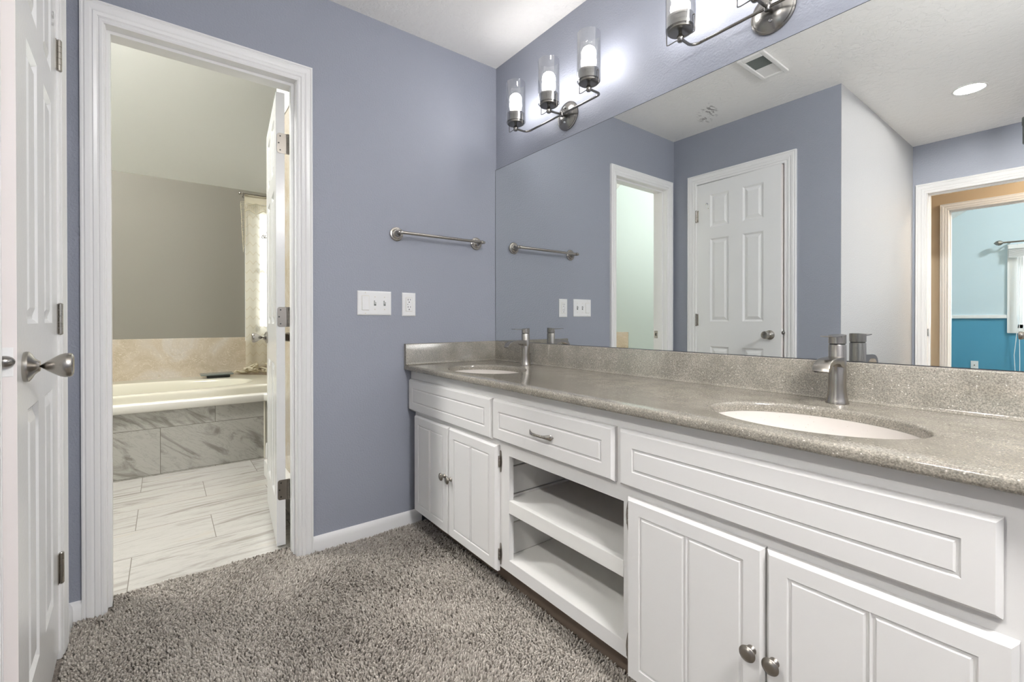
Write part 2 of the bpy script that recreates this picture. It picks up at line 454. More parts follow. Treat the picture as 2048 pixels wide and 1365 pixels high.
def lace_mat():
    m, nt, b = mat('cream lace')
    nt.nodes.remove(b); out = nt.nodes['Material Output']
    p = coords(nt)
    s = N(nt, 'ShaderNodeSeparateXYZ'); nt.links.new(p, s.inputs[0])
    # woven zigzag lines
    fx = N(nt, 'ShaderNodeMath', operation='PINGPONG'); fx.inputs[1].default_value = 0.0257; nt.links.new(s.outputs[1], fx.inputs[0])
    f2 = N(nt, 'ShaderNodeMath', operation='MULTIPLY'); f2.inputs[1].default_value = 1.3; nt.links.new(fx.outputs[0], f2.inputs[0])
    ad = N(nt, 'ShaderNodeMath', operation='ADD'); nt.links.new(f2.outputs[0], ad.inputs[0]); nt.links.new(s.outputs[2], ad.inputs[1])
    md = N(nt, 'ShaderNodeMath', operation='PINGPONG'); md.inputs[1].default_value = 0.042; nt.links.new(ad.outputs[0], md.inputs[0])
    line = ramp(nt, md.outputs[0], [(0.0, (1, 1, 1)), (0.0022, (1, 1, 1)), (0.0045, (0, 0, 0))])
    df = N(nt, 'ShaderNodeBsdfDiffuse'); df.inputs[0].default_value = (0.80, 0.75, 0.62, 1)
    tl = N(nt, 'ShaderNodeBsdfTranslucent'); tl.inputs[0].default_value = (0.90, 0.88, 0.78, 1)
    body = N(nt, 'ShaderNodeMixShader'); body.inputs[0].default_value = 0.5; nt.links.new(df.outputs[0], body.inputs[1]); nt.links.new(tl.outputs[0], body.inputs[2])
    tr = N(nt, 'ShaderNodeBsdfTransparent')
    sheer = N(nt, 'ShaderNodeMixShader'); sheer.inputs[0].default_value = 0.72; nt.links.new(tr.outputs[0], sheer.inputs[1]); nt.links.new(body.outputs[0], sheer.inputs[2])
    d2 = N(nt, 'ShaderNodeBsdfDiffuse'); d2.inputs[0].default_value = (0.52, 0.46, 0.33, 1)
    mx = N(nt, 'ShaderNodeMixShader'); nt.links.new(line, mx.inputs[0]); nt.links.new(sheer.outputs[0], mx.inputs[1]); nt.links.new(d2.outputs[0], mx.inputs[2])
    nt.links.new(mx.outputs[0], out.inputs[0])
    return m
M['lace'] = lace_mat()
def cloth_mat():
    m, nt, b = mat('cream crochet cloth'); nt.nodes.remove(b); out = nt.nodes['Material Output']
    df = N(nt, 'ShaderNodeBsdfDiffuse'); df.inputs[0].default_value = (0.80, 0.745, 0.60, 1)
    tl = N(nt, 'ShaderNodeBsdfTranslucent'); tl.inputs[0].default_value = (0.80, 0.75, 0.60, 1)
    mx = N(nt, 'ShaderNodeMixShader'); mx.inputs[0].default_value = 0.35
    nt.links.new(df.outputs[0], mx.inputs[1]); nt.links.new(tl.outputs[0], mx.inputs[2]); nt.links.new(mx.outputs[0], out.inputs[0]); return m
M['crochet'] = cloth_mat()

# ------------------------------------------------------------------ setting: room shell
H = 2.4384
def struct(name, mb, m, label=None, cat=None, **kw):
    o = obj(name, mb, m, **kw); o['kind'] = 'structure'
    if label: o['label'] = label
    if cat: o['category'] = cat
    return o

YL, YR = -1.662, -1.052          # faces of the bathroom doorway
DH = 2.035
XE = 3.02                        # far end of the vanity run
YN = -3.42                       # hall wall of the nook

struct('floor', MB().box((-0.105, YN - 0.05, -0.10), (XE + 0.1, 0.1, -0.015)), M['backing'])
struct('ceiling', MB().box((-0.114, YN - 0.1, H), (XE + 0.1, 0.1, H + 0.1)), M['ceiling'])

JT = 0.012                       # thickness of the door linings
w = MB()     # wall with the bathroom doorway: lavender towards the vanity, taupe towards the bath
for lo, hi in (((0, YR + JT, 0), (0, 0.1, H)), ((0, YL - JT, DH + JT), (0, YR + JT, H)), ((0, -3.42, 0), (0, YL - JT, H))):
    w.mi = 0; w.box((-0.057, lo[1], lo[2] - (0.05 if lo[2] == 0 else 0)), (0, hi[1], hi[2]))
    w.mi = 1; w.box((-0.114, lo[1], lo[2] - (0.05 if lo[2] == 0 else 0)), (-0.057, hi[1], hi[2]))
w.mi = 1; w.box((-0.114, -3.42, H), (-0.06, 0.1, 3.95))
struct('wall_back', w, [M['wall'], M['taupe']])
struct('wall_right', MB().box((-0.0, 0.0, -0.05), (XE + 0.1, 0.1, H)), M['wall'])
DX0, DX1 = 0.198, 0.818          # closet doorway
w = MB().box((0, -1.86, -0.05), (DX0 - JT, -1.76, H)).box((DX1 + JT, -1.86, -0.05), (1.135, -1.76, H)).box((DX0 - JT, -1.86, 2.043 + JT), (DX1 + JT, -1.76, H))
struct('wall_left', w, M['wall'])
struct('wall_nook', MB().box((1.037, YN, -0.05), (1.137, -1.86, H)).box((1.135, -1.86, -0.05), (1.137, -1.7601, H)), M['nook_wall'])
HX0, HX1 = 1.228, 1.86           # hall doorway
w = MB().box((-0.0, YN - 0.1, -0.05), (HX0 - JT, YN, H)).box((HX1 + JT, YN - 0.1, -0.05), (XE + 0.1, YN, H)).box((HX0 - JT, YN - 0.1, DH + JT), (HX1 + JT, YN, H))
struct('wall_hall', w, M['wall'])
struct('wall_east', MB().box((XE, YN, -0.05), (XE + 0.1, 0.0, H)), M['wall'])

# hall behind the nook
struct('floor.001', MB().box((0.0, -7.6, -0.10), (5.0, YN - 0.05, -0.015)), M['backing'])
struct('ceiling.001', MB().box((0.0, -4.5, H), (3.6, YN - 0.1, H + 0.1)), M['ceiling'])
BX0, BX1 = 1.203, 1.93
w = MB().box((0.0, -4.50, -0.05), (BX0 - JT, -4.40, 3.4)).box((BX1 + JT, -4.50, -0.05), (5.0, -4.40, 3.4)).box((BX0 - JT, -4.50, 2.045 + JT), (BX1 + JT, -4.40, 3.4))
struct('wall_hall_far', w, M['hall'])
struct('wall_hall_west', MB().box((0.0, -4.40, -0.05), (0.1, -3.52, H)), M['hall'])
struct('wall_hall_east', MB().box((3.5, -4.40, -0.05), (3.6, -3.52, H)), M['hall'])
# blue bedroom beyond the hall
w = MB().box((0.0, -7.6, -0.05), (1.39, -7.5, 4.2)).box((2.60, -7.6, -0.05), (5.0, -7.5, 4.2)).box((1.39, -7.6, -0.05), (2.60, -7.5, 0.90)).box((1.39, -7.6, 1.93), (2.60, -7.5, 4.2))
struct('wall_bedroom', w, M['two_tone'])
struct('wall_bedroom_west', MB().box((0.0, -7.5, -0.05), (0.1, -4.5, 3.0)), M['two_tone'])
struct('wall_bedroom_east', MB().box((4.9, -7.5, -0.05), (5.0, -4.5, 4.2)), M['two_tone'])
sl = MB()
sl.rings([[(0.0, y, 1.96), (2.6, y, 3.66), (5.0, y, 3.66), (5.0, y, 3.76), (2.5, y, 3.76), (0.0, y, 2.06)] for y in (-7.6, -4.45)], True, True, True)
struct('ceiling.002', sl, M['ceiling'])
struct('trim_1', MB().cbox((0.1, -7.5, 1.035), (1.30, -7.478, 1.082), 0.006), M['trim'])

# bathroom shell
TX = -2.69; WY = -0.912; BY = -3.30
RY = -0.05                       # far side wall of the bath
struct('floor.002', MB().box((TX - 0.1, BY - 0.1, -0.10), (-0.105, RY + 0.1, -0.010)), M['floor_tile'])
cs = 0.66
zc = lambda x: 2.204 + cs * (x - TX)
c = MB().rings([[(TX - 0.1, y, zc(TX - 0.1)), (-0.06, y, zc(-0.06)), (-0.06, y, zc(-0.06) + 0.1), (TX - 0.1, y, zc(TX - 0.1) + 0.1)] for y in (BY - 0.1, RY + 0.1)], True, True, True)
struct('ceiling.003', c, M['cream_ceiling'])
WY0, WY1, WZ0, WZ1 = -0.832, -0.26, 0.905, 2.06          # window opening in the far wall
w = MB().box((TX - 0.1, BY - 0.1, -0.05), (TX, WY0, 2.204)).box((TX - 0.1, WY1, -0.05), (TX, RY + 0.1, 2.204))
w.box((TX - 0.1, WY0, -0.05), (TX, WY1, WZ0)).box((TX - 0.1, WY0, WZ1), (TX, WY1, 2.204))
struct('wall_bath_far', w, M['taupe'])
def side_wall(x0, x1, y0, y1, z0):
    return [[(x0, y, z0), (x1, y, z0), (x1, y, zc(x1)), (x0, y, zc(x0))] for y in (y0, y1)]
struct('wall_bath_side', MB().rings(side_wall(TX, -0.114, RY, RY + 0.1, -0.05), True, True, True), M['taupe'])
struct('wall_bath_mint', MB().rings(side_wall(TX, -0.114, BY - 0.1, BY, -0.05), True, True, True), M['mint'])
# beige marble wainscot round the tub, and the shower wall behind the open door
s = MB().cbox((TX, BY, 0.47), (TX + 0.014, RY, 0.858), 0.003)
s.cbox((TX + 0.014, BY, 0.47), (-1.66, BY + 0.014, 0.858), 0.003)
s.cbox((TX + 0.014, RY - 0.012, 0.47), (-1.30, RY, 0.858), 0.003)
struct('trim_2', s, M['beige_marble'])
s = MB().box((-1.25, -0.905, -0.01), (-0.114, -0.82, 2.285)); s.mi = 1
s.cbox((-1.254, -0.911, 2.285), (-0.114, -0.816, 2.305), 0.003)
s.mi = 2; s.box((-1.25, -0.903, 2.305), (-0.114, -0.822, 3.05))
struct('wall_shower', s, [M['beige_marble'], M['white'], M['cream_ceiling']])

# ------------------------------------------------------------------ door casings and jambs
CAS = [(0.0, 0.0), (0.0, 0.008), (0.005, 0.011), (0.011, 0.011), (0.014, 0.008), (0.018, 0.0125), (0.027, 0.015), (0.030, 0.012), (0.036, 0.016),
       (0.048, 0.0175), (0.052, 0.014), (0.056, 0.0175), (0.061, 0.016), (0.062, 0.0)]
def casing(mb, P, a0, a1, z1, z0=0.0, k=1.0, kt=1.12):
    """P(a, z, d) -> xyz. a0<a1 opening sides, d = protrusion"""
    R = []
    for wd, d in CAS:
        ww, wt = wd * k, wd * k * kt
        R.append([P(a0 - ww, z0, d), P(a0 - ww, z1 + wt, d), P(a1 + ww, z1 + wt, d), P(a1 + ww, z0, d)])
    mb.rings(R, False)
    n = len(R)
    for col in (0, 3):                       # feet
        mb.add([r[col] for r in R], [tuple(range(n))])
    return mb
def jamb(mb, P, a0, a1, z1, depth, stop0, stop1, z0=0.0, t=0.012, st=0.011):
    """lining of an opening; P(a, z, d) with d running into the wall"""
    def bx(a, b, za, zb, da, db):
        p, q = P(a, za, da), P(b, zb, db); mb.box(p, q)
    bx(a0 - t, a0, z0, z1, 0, depth); bx(a1, a1 + t, z0, z1, 0, depth); bx(a0 - t, a1 + t, z1, z1 + t, 0, depth)
    bx(a0, a0 + st, z0, z1 - st, stop0, stop1); bx(a1 - st, a1, z0, z1 - st, stop0, stop1); bx(a0, a1, z1 - st, z1, stop0, stop1)
    return mb
REV = 0.003
t = MB()
casing(t, lambda a, z, d: (d, a, z), YL - REV, YR + REV, DH, -0.012)
casing(t, lambda a, z, d: (-0.114 - d, a, z), YL - REV, YR + REV, DH, -0.01)
jamb(t, lambda a, z, d: (-d, a, z), YL, YR, DH, 0.114, 0.035, 0.072, -0.012)
tr3 = struct('trim_3', t, M['trim'], smooth=True, angle=25)
t = MB().cbox((-0.112, YL - 0.001, 0.865), (-0.079, YL + 0.0025, 0.925), 0.004)
sp = obj('strike_plate', t, M['nickel'], tr3); sp['label'] = 'nickel strike plate'
obj('latch_hole', MB().box((-0.101, YL + 0.0026, 0.884), (-0.090, YL + 0.0032, 0.906)), M['dark'], sp)
t = MB()
casing(t, lambda a, z, d: (a, -1.76 + d, z), DX0 + 0.004, DX1 + 0.004, 2.043, -0.012, 1.18, 1.0)
jamb(t, lambda a, z, d: (a, -1.76 - d, z), DX0, DX1, 2.043, 0.1, 0.038, 0.07, -0.012)
struct('trim_4', t, M['trim'], smooth=True, angle=25)
t = MB()
casing(t, lambda a, z, d: (a, YN + d, z), HX0 + 0.002, HX1, DH, -0.012, 1.18, 1.1)
casing(t, lambda a, z, d: (a, YN - 0.1 - d, z), HX0 + 0.002, HX1, DH, -0.012)
jamb(t, lambda a, z, d: (a, YN - d, z), HX0, HX1, DH, 0.1, 0.04, 0.07, -0.012)
tr5 = struct('trim_5', t, M['trim'], smooth=True, angle=25)
obj('strike_plate', MB().cbox((HX0 + 0.006, YN - 0.03, 0.88), (HX0 + 0.0035, YN + 0.006, 0.94), 0.004), M['nickel'], tr5)
t = MB()
casing(t, lambda a, z, d: (a, -4.40 + d, z), BX0 + 0.002, BX1, 2.045, -0.012, 1.0, 1.05)
jamb(t, lambda a, z, d: (a, -4.40 - d, z), BX0, BX1, 2.045, 0.1, 0.04, 0.07, -0.012)
struct('trim_6', t, M['trim'], smooth=True, angle=25)

# baseboards
def base_prof(h=0.058, th=0.013):
    return [(0, -0.015), (th, -0.015), (th, h * 0.55), (th * 0.8, h * 0.8), (th * 0.35, h * 0.97), (0, h)]
b = MB()
b.rings([[(d, y, z) for d, z in base_prof()] for y in (YR + 0.062, -0.47)], True, True, True)
b.rings([[(d, y, z) for d, z in base_prof()] for y in (-1.76, YL - 0.062)], True, True, True)
struct('baseboard_back', b, M['trim'], smooth=True, angle=40)
b = MB().rings([[(x, -1.76 + d, z) for d, z in base_prof()] for x in (0.0, DX0 - 0.072)], True, True, True)
b.rings([[(x, -1.76 + d, z) for d, z in base_prof()] for x in (DX1 + 0.08, 1.15)], True, True, True)
struct('baseboard_left', b, M['trim'], smooth=True, angle=40)
CN = 0.42                        # the platform front turns outward by 45 degrees past the apron
q = math.sqrt(0.5)
b = MB().rings([[(-1.677 + t_ + d * q, WY + t_ - d * q, z + 0.004) for d, z in base_prof(0.10, 0.014)] for t_ in (0.010, CN)], True, True, True)
b.cbox((-1.25, -0.985, -0.01), (-0.13, -0.9055, 0.095), 0.006)
struct('baseboard_bath', b, M['white'])

# ------------------------------------------------------------------ panelled faces (doors, cabinet fronts)
def panel_face(mb, xs, zs, panels, P, prof):
    """grid face over xs x zs; cells (i,j) in panels become nested rings following prof [(inset, depth), ...]. P(x, z, depth)->xyz"""
    for i in range(len(xs) - 1):
        for j in range(len(zs) - 1):
            x0, x1, z0, z1 = xs[i], xs[i + 1], zs[j], zs[j + 1]
            if (i, j) not in panels:
                mb.add([P(x0, z0, 0), P(x1, z0, 0), P(x1, z1, 0), P(x0, z1, 0)], [(0, 1, 2, 3)])
                continue
            R = []
            for ins, d in prof:
                R.append([P(x0 + ins, z0 + ins, d), P(x1 - ins, z0 + ins, d), P(x1 - ins, z1 - ins, d), P(x0 + ins, z1 - ins, d)])
            mb.rings(R, True, False, True)
DOORPROF = [(0, 0), (0.004, -0.003), (0.011, -0.0085), (0.016, -0.0085), (0.034, -0.0015), (0.036, -0.001)]
def six_panel(name, parent, width, height, th, xs4, z6, material):
    """door leaf in the parent's space: hinge edge x=0, shown face y=0, back y=-th"""
    mb = MB()
    xs = [0, xs4[0], xs4[1], xs4[2], xs4[3], width]; zs = [0, *z6, height]
    pan = {(i, j) for i in (1, 3) for j in (1, 3, 5)}
    panel_face(mb, xs, zs, pan, lambda x, z, d: (x, d, z), DOORPROF)
    panel_face(mb, xs, zs, pan, lambda x, z, d: (x, -th - d, z), DOORPROF)
    for a, b_ in (((0, 0), (0, height)), ((0, height), (width, height)), ((width, height), (width, 0)), ((width, 0), (0, 0))):
        mb.mi = 1 if a == (width, height) else 0
        mb.add([(a[0], 0, a[1]), (b_[0], 0, b_[1]), (b_[0], -th, b_[1]), (a[0], -th, a[1])], [(0, 1, 2, 3)])
    return obj(name, mb, material if isinstance(material, list) else [material, material], parent, local=True)
KNOB = [(0.0, 0.0), (0.031, 0.0), (0.032, 0.003), (0.0315, 0.008), (0.026, 0.012), (0.017, 0.0165), (0.0125, 0.021), (0.0105, 0.024), (0.0104, 0.034),
        (0.0135, 0.039), (0.0195, 0.047), (0.0242, 0.055), (0.0262, 0.062), (0.0262, 0.069), (0.0245, 0.073), (0.020, 0.0752), (0.0185, 0.0745), (0.0, 0.0755)]
def door_knob(parent, x, z, y, flip):
    rose = MB().lathe([k for k in KNOB[:8]] + [(0.0, 0.024)], (x, y, z), 'y', 32, flip)
    kn = MB().lathe([(0.0, 0.022)] + KNOB[8:], (x, y, z), 'y', 32, flip)
    r = obj('knob_rose', rose, M['nickel'], parent, True, 40, local=True)
    obj('knob', kn, M['nickel'], parent, True, 40, local=True)
    return r
XS = (0.109, 0.253, 0.354, 0.497); ZS = (0.19, 0.803, 0.988, 1.605, 1.693, 1.934)

# closet door on the side wall, a little ajar
dr = thing('door_2', 'white six-panel door standing slightly ajar in the lavender side wall', 'door', (0.202, -1.757, 0.012), math.radians(2.35), kind='structure')
six_panel('door_leaf', dr, 0.611, 2.026, 0.035, XS, ZS, [M['door'], M['door_edge']])
door_knob(dr, 0.540, 0.898, 0.0, 1)
lp = obj('latch_plate', MB().cbox((0.6105, -0.030, 0.885), (0.6122, -0.005, 0.942), 0.004), M['door'], dr, local=True)
obj('latch_bolt', MB().lathe([(0.0, 0.0), (0.0150, 0.0), (0.0148, 0.005), (0.0125, 0.0105), (0.0075, 0.0145), (0.0, 0.016)], (0.612, -0.0175, 0.914), 'x', 24, 1, 1.05, 0.82), M['dark_nickel'], lp, True, local=True)
def door_hinge(parent, x, y, z, leaf_dir, face):
    """butt hinge: barrel on a vertical axis plus a leaf flat on the frame; face=+1 barrel towards +y"""
    mb = MB()
    for k in range(5):
        mb.lathe([(0.0064, 0.0001), (0.0068, 0.0004), (0.0068, 0.0174), (0.0064, 0.0178)], (x, y + 0.0065 * face, z + k * 0.018), 'z', 14)
    mb.lathe([(0.0, -0.003), (0.005, -0.002), (0.006, 0.0)], (x, y + 0.0065 * face, z), 'z', 12)
    mb.lathe([(0.006, 0.09), (0.005, 0.092), (0.0, 0.093)], (x, y + 0.0065 * face, z), 'z', 12)
    mb.box((x, y - 0.001, z + 0.0005), (x + 0.016 * leaf_dir, y + 0.0022 * face, z + 0.0895))
    mb.box((x, y - 0.001, z + 0.0005), (x - 0.010 * leaf_dir, y + 0.0022 * face, z + 0.0895))
    return obj('hinge', mb, M['nickel'], parent, True, 40, local=True)
for z in (0.205, 0.955, 1.745):
    door_hinge(dr, -0.002, 0.0, z, 1, 1)
hk = MB().lathe([(0.010, 0.0), (0.010, 0.003), (0.004, 0.004), (0.0, 0.004)], (0.082, 0.0, 1.868), 'y', 16)
hk.lathe([(0.004, 0.0), (0.004, 0.003), (0.0, 0.003)], (0.094, 0.0, 1.836), 'y', 10)
o = obj('hook_plate', hk, M['chrome'], dr, True, local=True); o['label'] = 'small broken hook plate'

# bathroom door, swung open into the bathroom; local x runs away from the hinge, y=0 is the face that looks at the tub
dr = thing('door_1', 'white six-panel bathroom door swung open beside the marble shower wall', 'door', (-0.123, -1.1075, 0.004), PI - math.radians(5.6), kind='structure')
six_panel('door_leaf', dr, 0.606, 2.018, 0.035, XS, ZS, M['door'])
door_knob(dr, 0.545, 0.912, 0.0, 1)
door_knob(dr, 0.545, 0.912, -0.035, -1)
for z in (0.203, 0.975, 1.748):
    mb = MB()
    yz = [(-0.044, z), (-0.014, z)] + [(-0.014 + 0.010 * math.sin(t), z + 0.010 - 0.010 * math.cos(t)) for t in (0.4, 0.8, 1.2, 1.57)]
    yz += [(-0.004, z + 0.079)] + [(-0.014 + 0.010 * math.cos(t), z + 0.079 + 0.010 * math.sin(t)) for t in (0.4, 0.8, 1.2, 1.57)] + [(-0.044, z + 0.089)]
    mb.extrude(yz, 'x', -0.0022, 0.0005)
    for k in range(5):
        mb.lathe([(0.0058, 0.0006), (0.0062, 0.001), (0.0062, 0.0172), (0.0058, 0.0176)], (-0.001, -0.0475, z + k * 0.0178), 'z', 14)
    h = obj('hinge', mb, M['pewter'], dr, True, 40, local=True)
    sc = MB()
    for yy, zz in ((-0.017, 0.014), (-0.011, 0.045), (-0.017, 0.076)):
        sc.lathe([(0.0032, 0.0), (0.0032, 0.0006), (0.0, 0.0003)], (-0.0022, yy, z + zz), 'x', 12, -1)
    obj('hinge_screw', sc, M['dark'], h, local=True)

# hall door, swung back into the nook; only its knob shows in the mirror
dr = thing('door_3', 'white hall door standing open, its nickel knob seen at the mirror edge', 'door', (1.858, -3.412, 0.012), math.radians(91.5), kind='structure')
six_panel('door_leaf', dr, 0.606, 2.018, 0.035, XS, ZS, M['door'])
door_knob(dr, 0.545, 0.898, 0.0, 1)
door_knob(dr, 0.545, 0.898, -0.035, -1)

# ------------------------------------------------------------------ vanity cabinet
VX = 2.048; FY = -0.525; CT = 0.787
van = thing('vanity_cabinet', 'long white double-sink vanity cabinet with open middle shelves', 'cabinet', (1.05, -0.27, 0))
b = MB()
b.box((0.058, FY, 0.105), (0.818, FY + 0.02, 0.762)).box((1.328, FY, 0.105), (VX, FY + 0.02, 0.762))
b.box((0.818, FY, 0.522), (1.328, FY + 0.02, 0.762)).box((0.818, FY, 0.105), (1.328, FY + 0.02, 0.147))
b.box((0.005, FY, 0.56), (0.058, FY + 0.02, 0.762)).box((VX, FY, 0.556), (XE - 0.003, FY + 0.02, 0.762))
b.box((VX - 0.018, FY + 0.02, 0.0), (VX, -0.004, 0.762)).box((0.058, FY + 0.02, 0.105), (0.076, -0.004, 0.762))
obj('cabinet_body', b, M['cabinet'], van)
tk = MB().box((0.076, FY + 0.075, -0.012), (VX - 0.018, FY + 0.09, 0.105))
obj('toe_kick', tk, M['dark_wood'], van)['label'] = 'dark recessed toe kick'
b = MB()
for k, (za, zb) in enumerate(((0.147, 0.262), (0.266, 0.366), (0.370, 0.470), (0.474, 0.575))):      # boards of the cubby sides
    b.cbox((0.772, FY + 0.02, za), (0.790, -0.03, zb), 0.003)
    b.cbox((1.356, FY + 0.02, za), (1.374, -0.03, zb), 0.003)
b.box((0.766, FY + 0.02, 0.147), (0.7725, -0.03, 0.575)).box((1.3735, FY + 0.02, 0.147), (1.380, -0.03, 0.575))
b.box((0.766, -0.03, 0.13), (1.380, -0.02, 0.60))
obj('cubby_lining', b, M['cabinet_inside'], van)
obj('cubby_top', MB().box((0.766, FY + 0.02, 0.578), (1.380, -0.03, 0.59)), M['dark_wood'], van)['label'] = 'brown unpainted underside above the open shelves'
obj('shelf', MB().box((0.790, FY + 0.02, 0.135), (1.356, -0.03, 0.147)).box((0.818, FY + 0.001, 0.139), (1.328, FY + 0.022, 0.1475)), M['cabinet_inside'], van)
sh = MB().box((0.790, FY + 0.02, 0.345), (1.356, -0.03, 0.357)).cbox((0.818, FY - 0.001, 0.317), (1.328, FY + 0.019, 0.363), 0.002)
obj('shelf', sh, M['cabinet_inside'], van)

GRO = [(0.0, 0.0), (0.0025, -0.0038), (0.006, -0.0038), (0.009, 0.0)]
def front(name, x0, x1, z0, z1, gx, gz, split=False, ch=0.007):
    """overlay front: chamfered slab with a routed groove; split adds the middle groove of the doors"""
    T = 0.020; mb = MB(); yb = FY - 0.0006; yf = FY - T
    xs = [x0 + ch, x0 + gx, x1 - gx, x1 - ch]; zs = [z0 + ch, z0 + gz, z1 - gz, z1 - ch]
    P = lambda x, z, d: (x, yf - d, z)
    if split:
        mx = (x0 + x1) / 2
        xs = [x0 + ch, x0 + gx, mx - 0.0005, mx + 0.0005, x1 - gx, x1 - ch]
        panel_face(mb, xs, zs, {(1, 1), (3, 1)}, P, GRO)
    else:
        panel_face(mb, xs, zs, {(1, 1)}, P, GRO)
    R = [[(x0 + ch, yf, z0 + ch), (x1 - ch, yf, z0 + ch), (x1 - ch, yf, z1 - ch), (x0 + ch, yf, z1 - ch)],
         [(x0, yf + 0.009, z0), (x1, yf + 0.009, z0), (x1, yf + 0.009, z1), (x0, yf + 0.009, z1)],
         [(x0, yb, z0), (x1, yb, z0), (x1, yb, z1), (x0, yb, z1)]]
    mb.rings(R, True, False, True)
    return obj(name, mb, M['cabinet'], van, origin=((x0 + x1) / 2, FY, z0))
front('false_front', 0.018, 0.729, 0.567, 0.719, 0.040, 0.040)
drw = front('drawer', 0.739, 1.307, 0.571, 0.719, 0.040, 0.042)
front('false_front', 1.326, 2.023, 0.571, 0.719, 0.043, 0.043)
doors = [front('cabinet_door', 0.081, 0.409, 0.090, 0.551, 0.043, 0.040, True), front('cabinet_door', 0.4145, 0.763, 0.090, 0.551, 0.043, 0.040, True),
         front('cabinet_door', 1.351, 1.694, 0.075, 0.545, 0.040, 0.038, True), front('cabinet_door', 1.698, 2.039, 0.075, 0.545, 0.040, 0.038, True)]
CK = [(0.0, 0.0), (0.0085, 0.0), (0.0095, 0.0015), (0.009, 0.003), (0.006, 0.005), (0.0052, 0.009), (0.006, 0.0125), (0.011, 0.0155), (0.0155, 0.018),
      (0.0165, 0.0205), (0.0155, 0.0225), (0.0130, 0.0232), (0.0122, 0.0245), (0.0085, 0.0262), (0.0, 0.0268)]
for d, kx, kz in zip(doors, (0.385, 0.438, 1.672, 1.716), (0.338, 0.338, 0.330, 0.330)):
    obj('knob', MB().lathe([(r, -h) for r, h in CK], (kx, FY - 0.020, kz), 'y', 28), M['pewter'], d, True, 50)
def leaf_hinge(d, hx, z, s):
    """small exposed hinge: tapered leaf on the face frame, knuckle against the door edge"""
    mb = MB(); h = 0.040
    out = [(0.0, z - h), (0.004, z - h * 0.93), (0.0065, z - h * 0.6), (0.008, z - h * 0.4), (0.0095, z), (0.008, z + h * 0.4), (0.0065, z + h * 0.6), (0.004, z + h * 0.93), (0.0, z + h)]
    out = out + [(-0.0015, z + h * 0.9), (-0.0015, z - h * 0.9)]
    mb.extrude([(hx + s * (a + 0.001), b_) for a, b_ in out], 'y', FY - 0.0028, FY - 0.0003)
    for k in (-1, 0, 1):
        mb.lathe([(0.0036, -0.0065), (0.0040, -0.006), (0.0040, 0.006), (0.0036, 0.0065)], (hx + s * 0.0010, FY - 0.0065, z + k * 0.0135), 'z', 12)
    mb.box((hx - s * 0.004, FY - 0.009, z - 0.016), (hx + s * 0.001, FY - 0.004, z + 0.016))
    obj('hinge', mb, M['pewter'], d, True, 40)
for z in (0.492, 0.153): leaf_hinge(doors[1], 0.766, z, 1)
for z in (0.489, 0.140): leaf_hinge(doors[2], 1.348, z, -1)
# drawer pull: two leaf-shaped feet joined by a thin bow
pm = MB(); px0, pz0 = 1.018, 0.642
n = 22; R = []
for i in range(n + 1):
    u = i / n; x = px0 - 0.056 + 0.112 * u
    e = abs(2 * u - 1)
    out = 0.0035 + 0.019 * (1 - e ** 2.6)
    hh = 0.0045 + 0.0065 * max(0.0, (e - 0.45) / 0.55) ** 1.2
    if e > 0.93: hh *= math.sqrt(max(0.02, 1 - ((e - 0.93) / 0.07) ** 2))
    th = 0.0030
    R.append([(x, FY - 0.020 - out + th * math.cos(a) * 1.0, pz0 + hh * math.sin(a)) for a in [2 * PI * k / 14 for k in range(14)]])
pm.rings(R, True, True, True)
obj('drawer_pull', pm, M['nickel'], drw, True, 60)

# ------------------------------------------------------------------ countertop with two oval bowls
ct = thing('countertop', 'speckled tan solid-surface vanity top with backsplash and two oval bowls', 'countertop', (1.5, -0.28, 0.762))
SINKS = [(0.395, -0.335), (1.700, -0.338)]
SA, SB = 0.218, 0.165
NS = 72
def oval(cx, cy, a, b_, z, n=NS, e=2.0):
    out = []
    for k in range(n):
        t = 2 * PI * k / n; c, s = math.cos(t), math.sin(t)
        out.append((cx + a * math.copysign(abs(c) ** (2 / e), c), cy + b_ * math.copysign(abs(s) ** (2 / e), s), z))
    return out
X0c, X1c, Yf = 0.0, XE - 0.002, -0.560
bm = bmesh.new()
edges = []
def loop(pts):
    vs = [bm.verts.new(p) for p in pts]
    for i in range(len(vs)): edges.append(bm.edges.new((vs[i], vs[(i + 1) % len(vs)])))
loop([(X0c, Yf + 0.009, CT), (X1c, Yf + 0.009, CT), (X1c, -0.001, CT), (X0c, -0.001, CT)])
for cx, cy in SINKS: loop(oval(cx, cy, SA, SB, CT))
bmesh.ops.triangle_fill(bm, edges=edges, use_beauty=True)
slab = MB().take(bm)
for cx, cy in SINKS:
    rr = []
    for ins, dz in ((0, 0), (0.0035, -0.0006), (0.0065, -0.0025), (0.0085, -0.006), (0.0095, -0.011), (0.0095, -0.024)):
        rr.append(oval(cx, cy, SA - ins, SB - ins, CT + dz))
    slab.rings(rr)
edge = [(Yf + 0.009, CT)] + [(Yf + 0.009 - 0.009 * math.sin(a), CT - 0.009 + 0.009 * math.cos(a)) for a in (0.3, 0.6, 0.9, 1.2, 1.57)]
edge += [(Yf, CT - 0.018)] + [(Yf + 0.007 - 0.007 * math.cos(a), CT - 0.018 - 0.007 * math.sin(a)) for a in (0.4, 0.8, 1.2, 1.57)] + [(Yf + 0.045, CT - 0.025)]
slab.rings([[(x, y, z) for y, z in edge] for x in (X0c, X1c)], False)
slab.add([(X0c, Yf + 0.045, CT - 0.025), (X1c, Yf + 0.045, CT - 0.025), (X1c, Yf + 0.045, CT - 0.02), (X0c, Yf + 0.045, CT - 0.02)], [(0, 1, 2, 3)])
obj('slab', slab, M['counter'], ct, True, 30)
BST = 0.8925
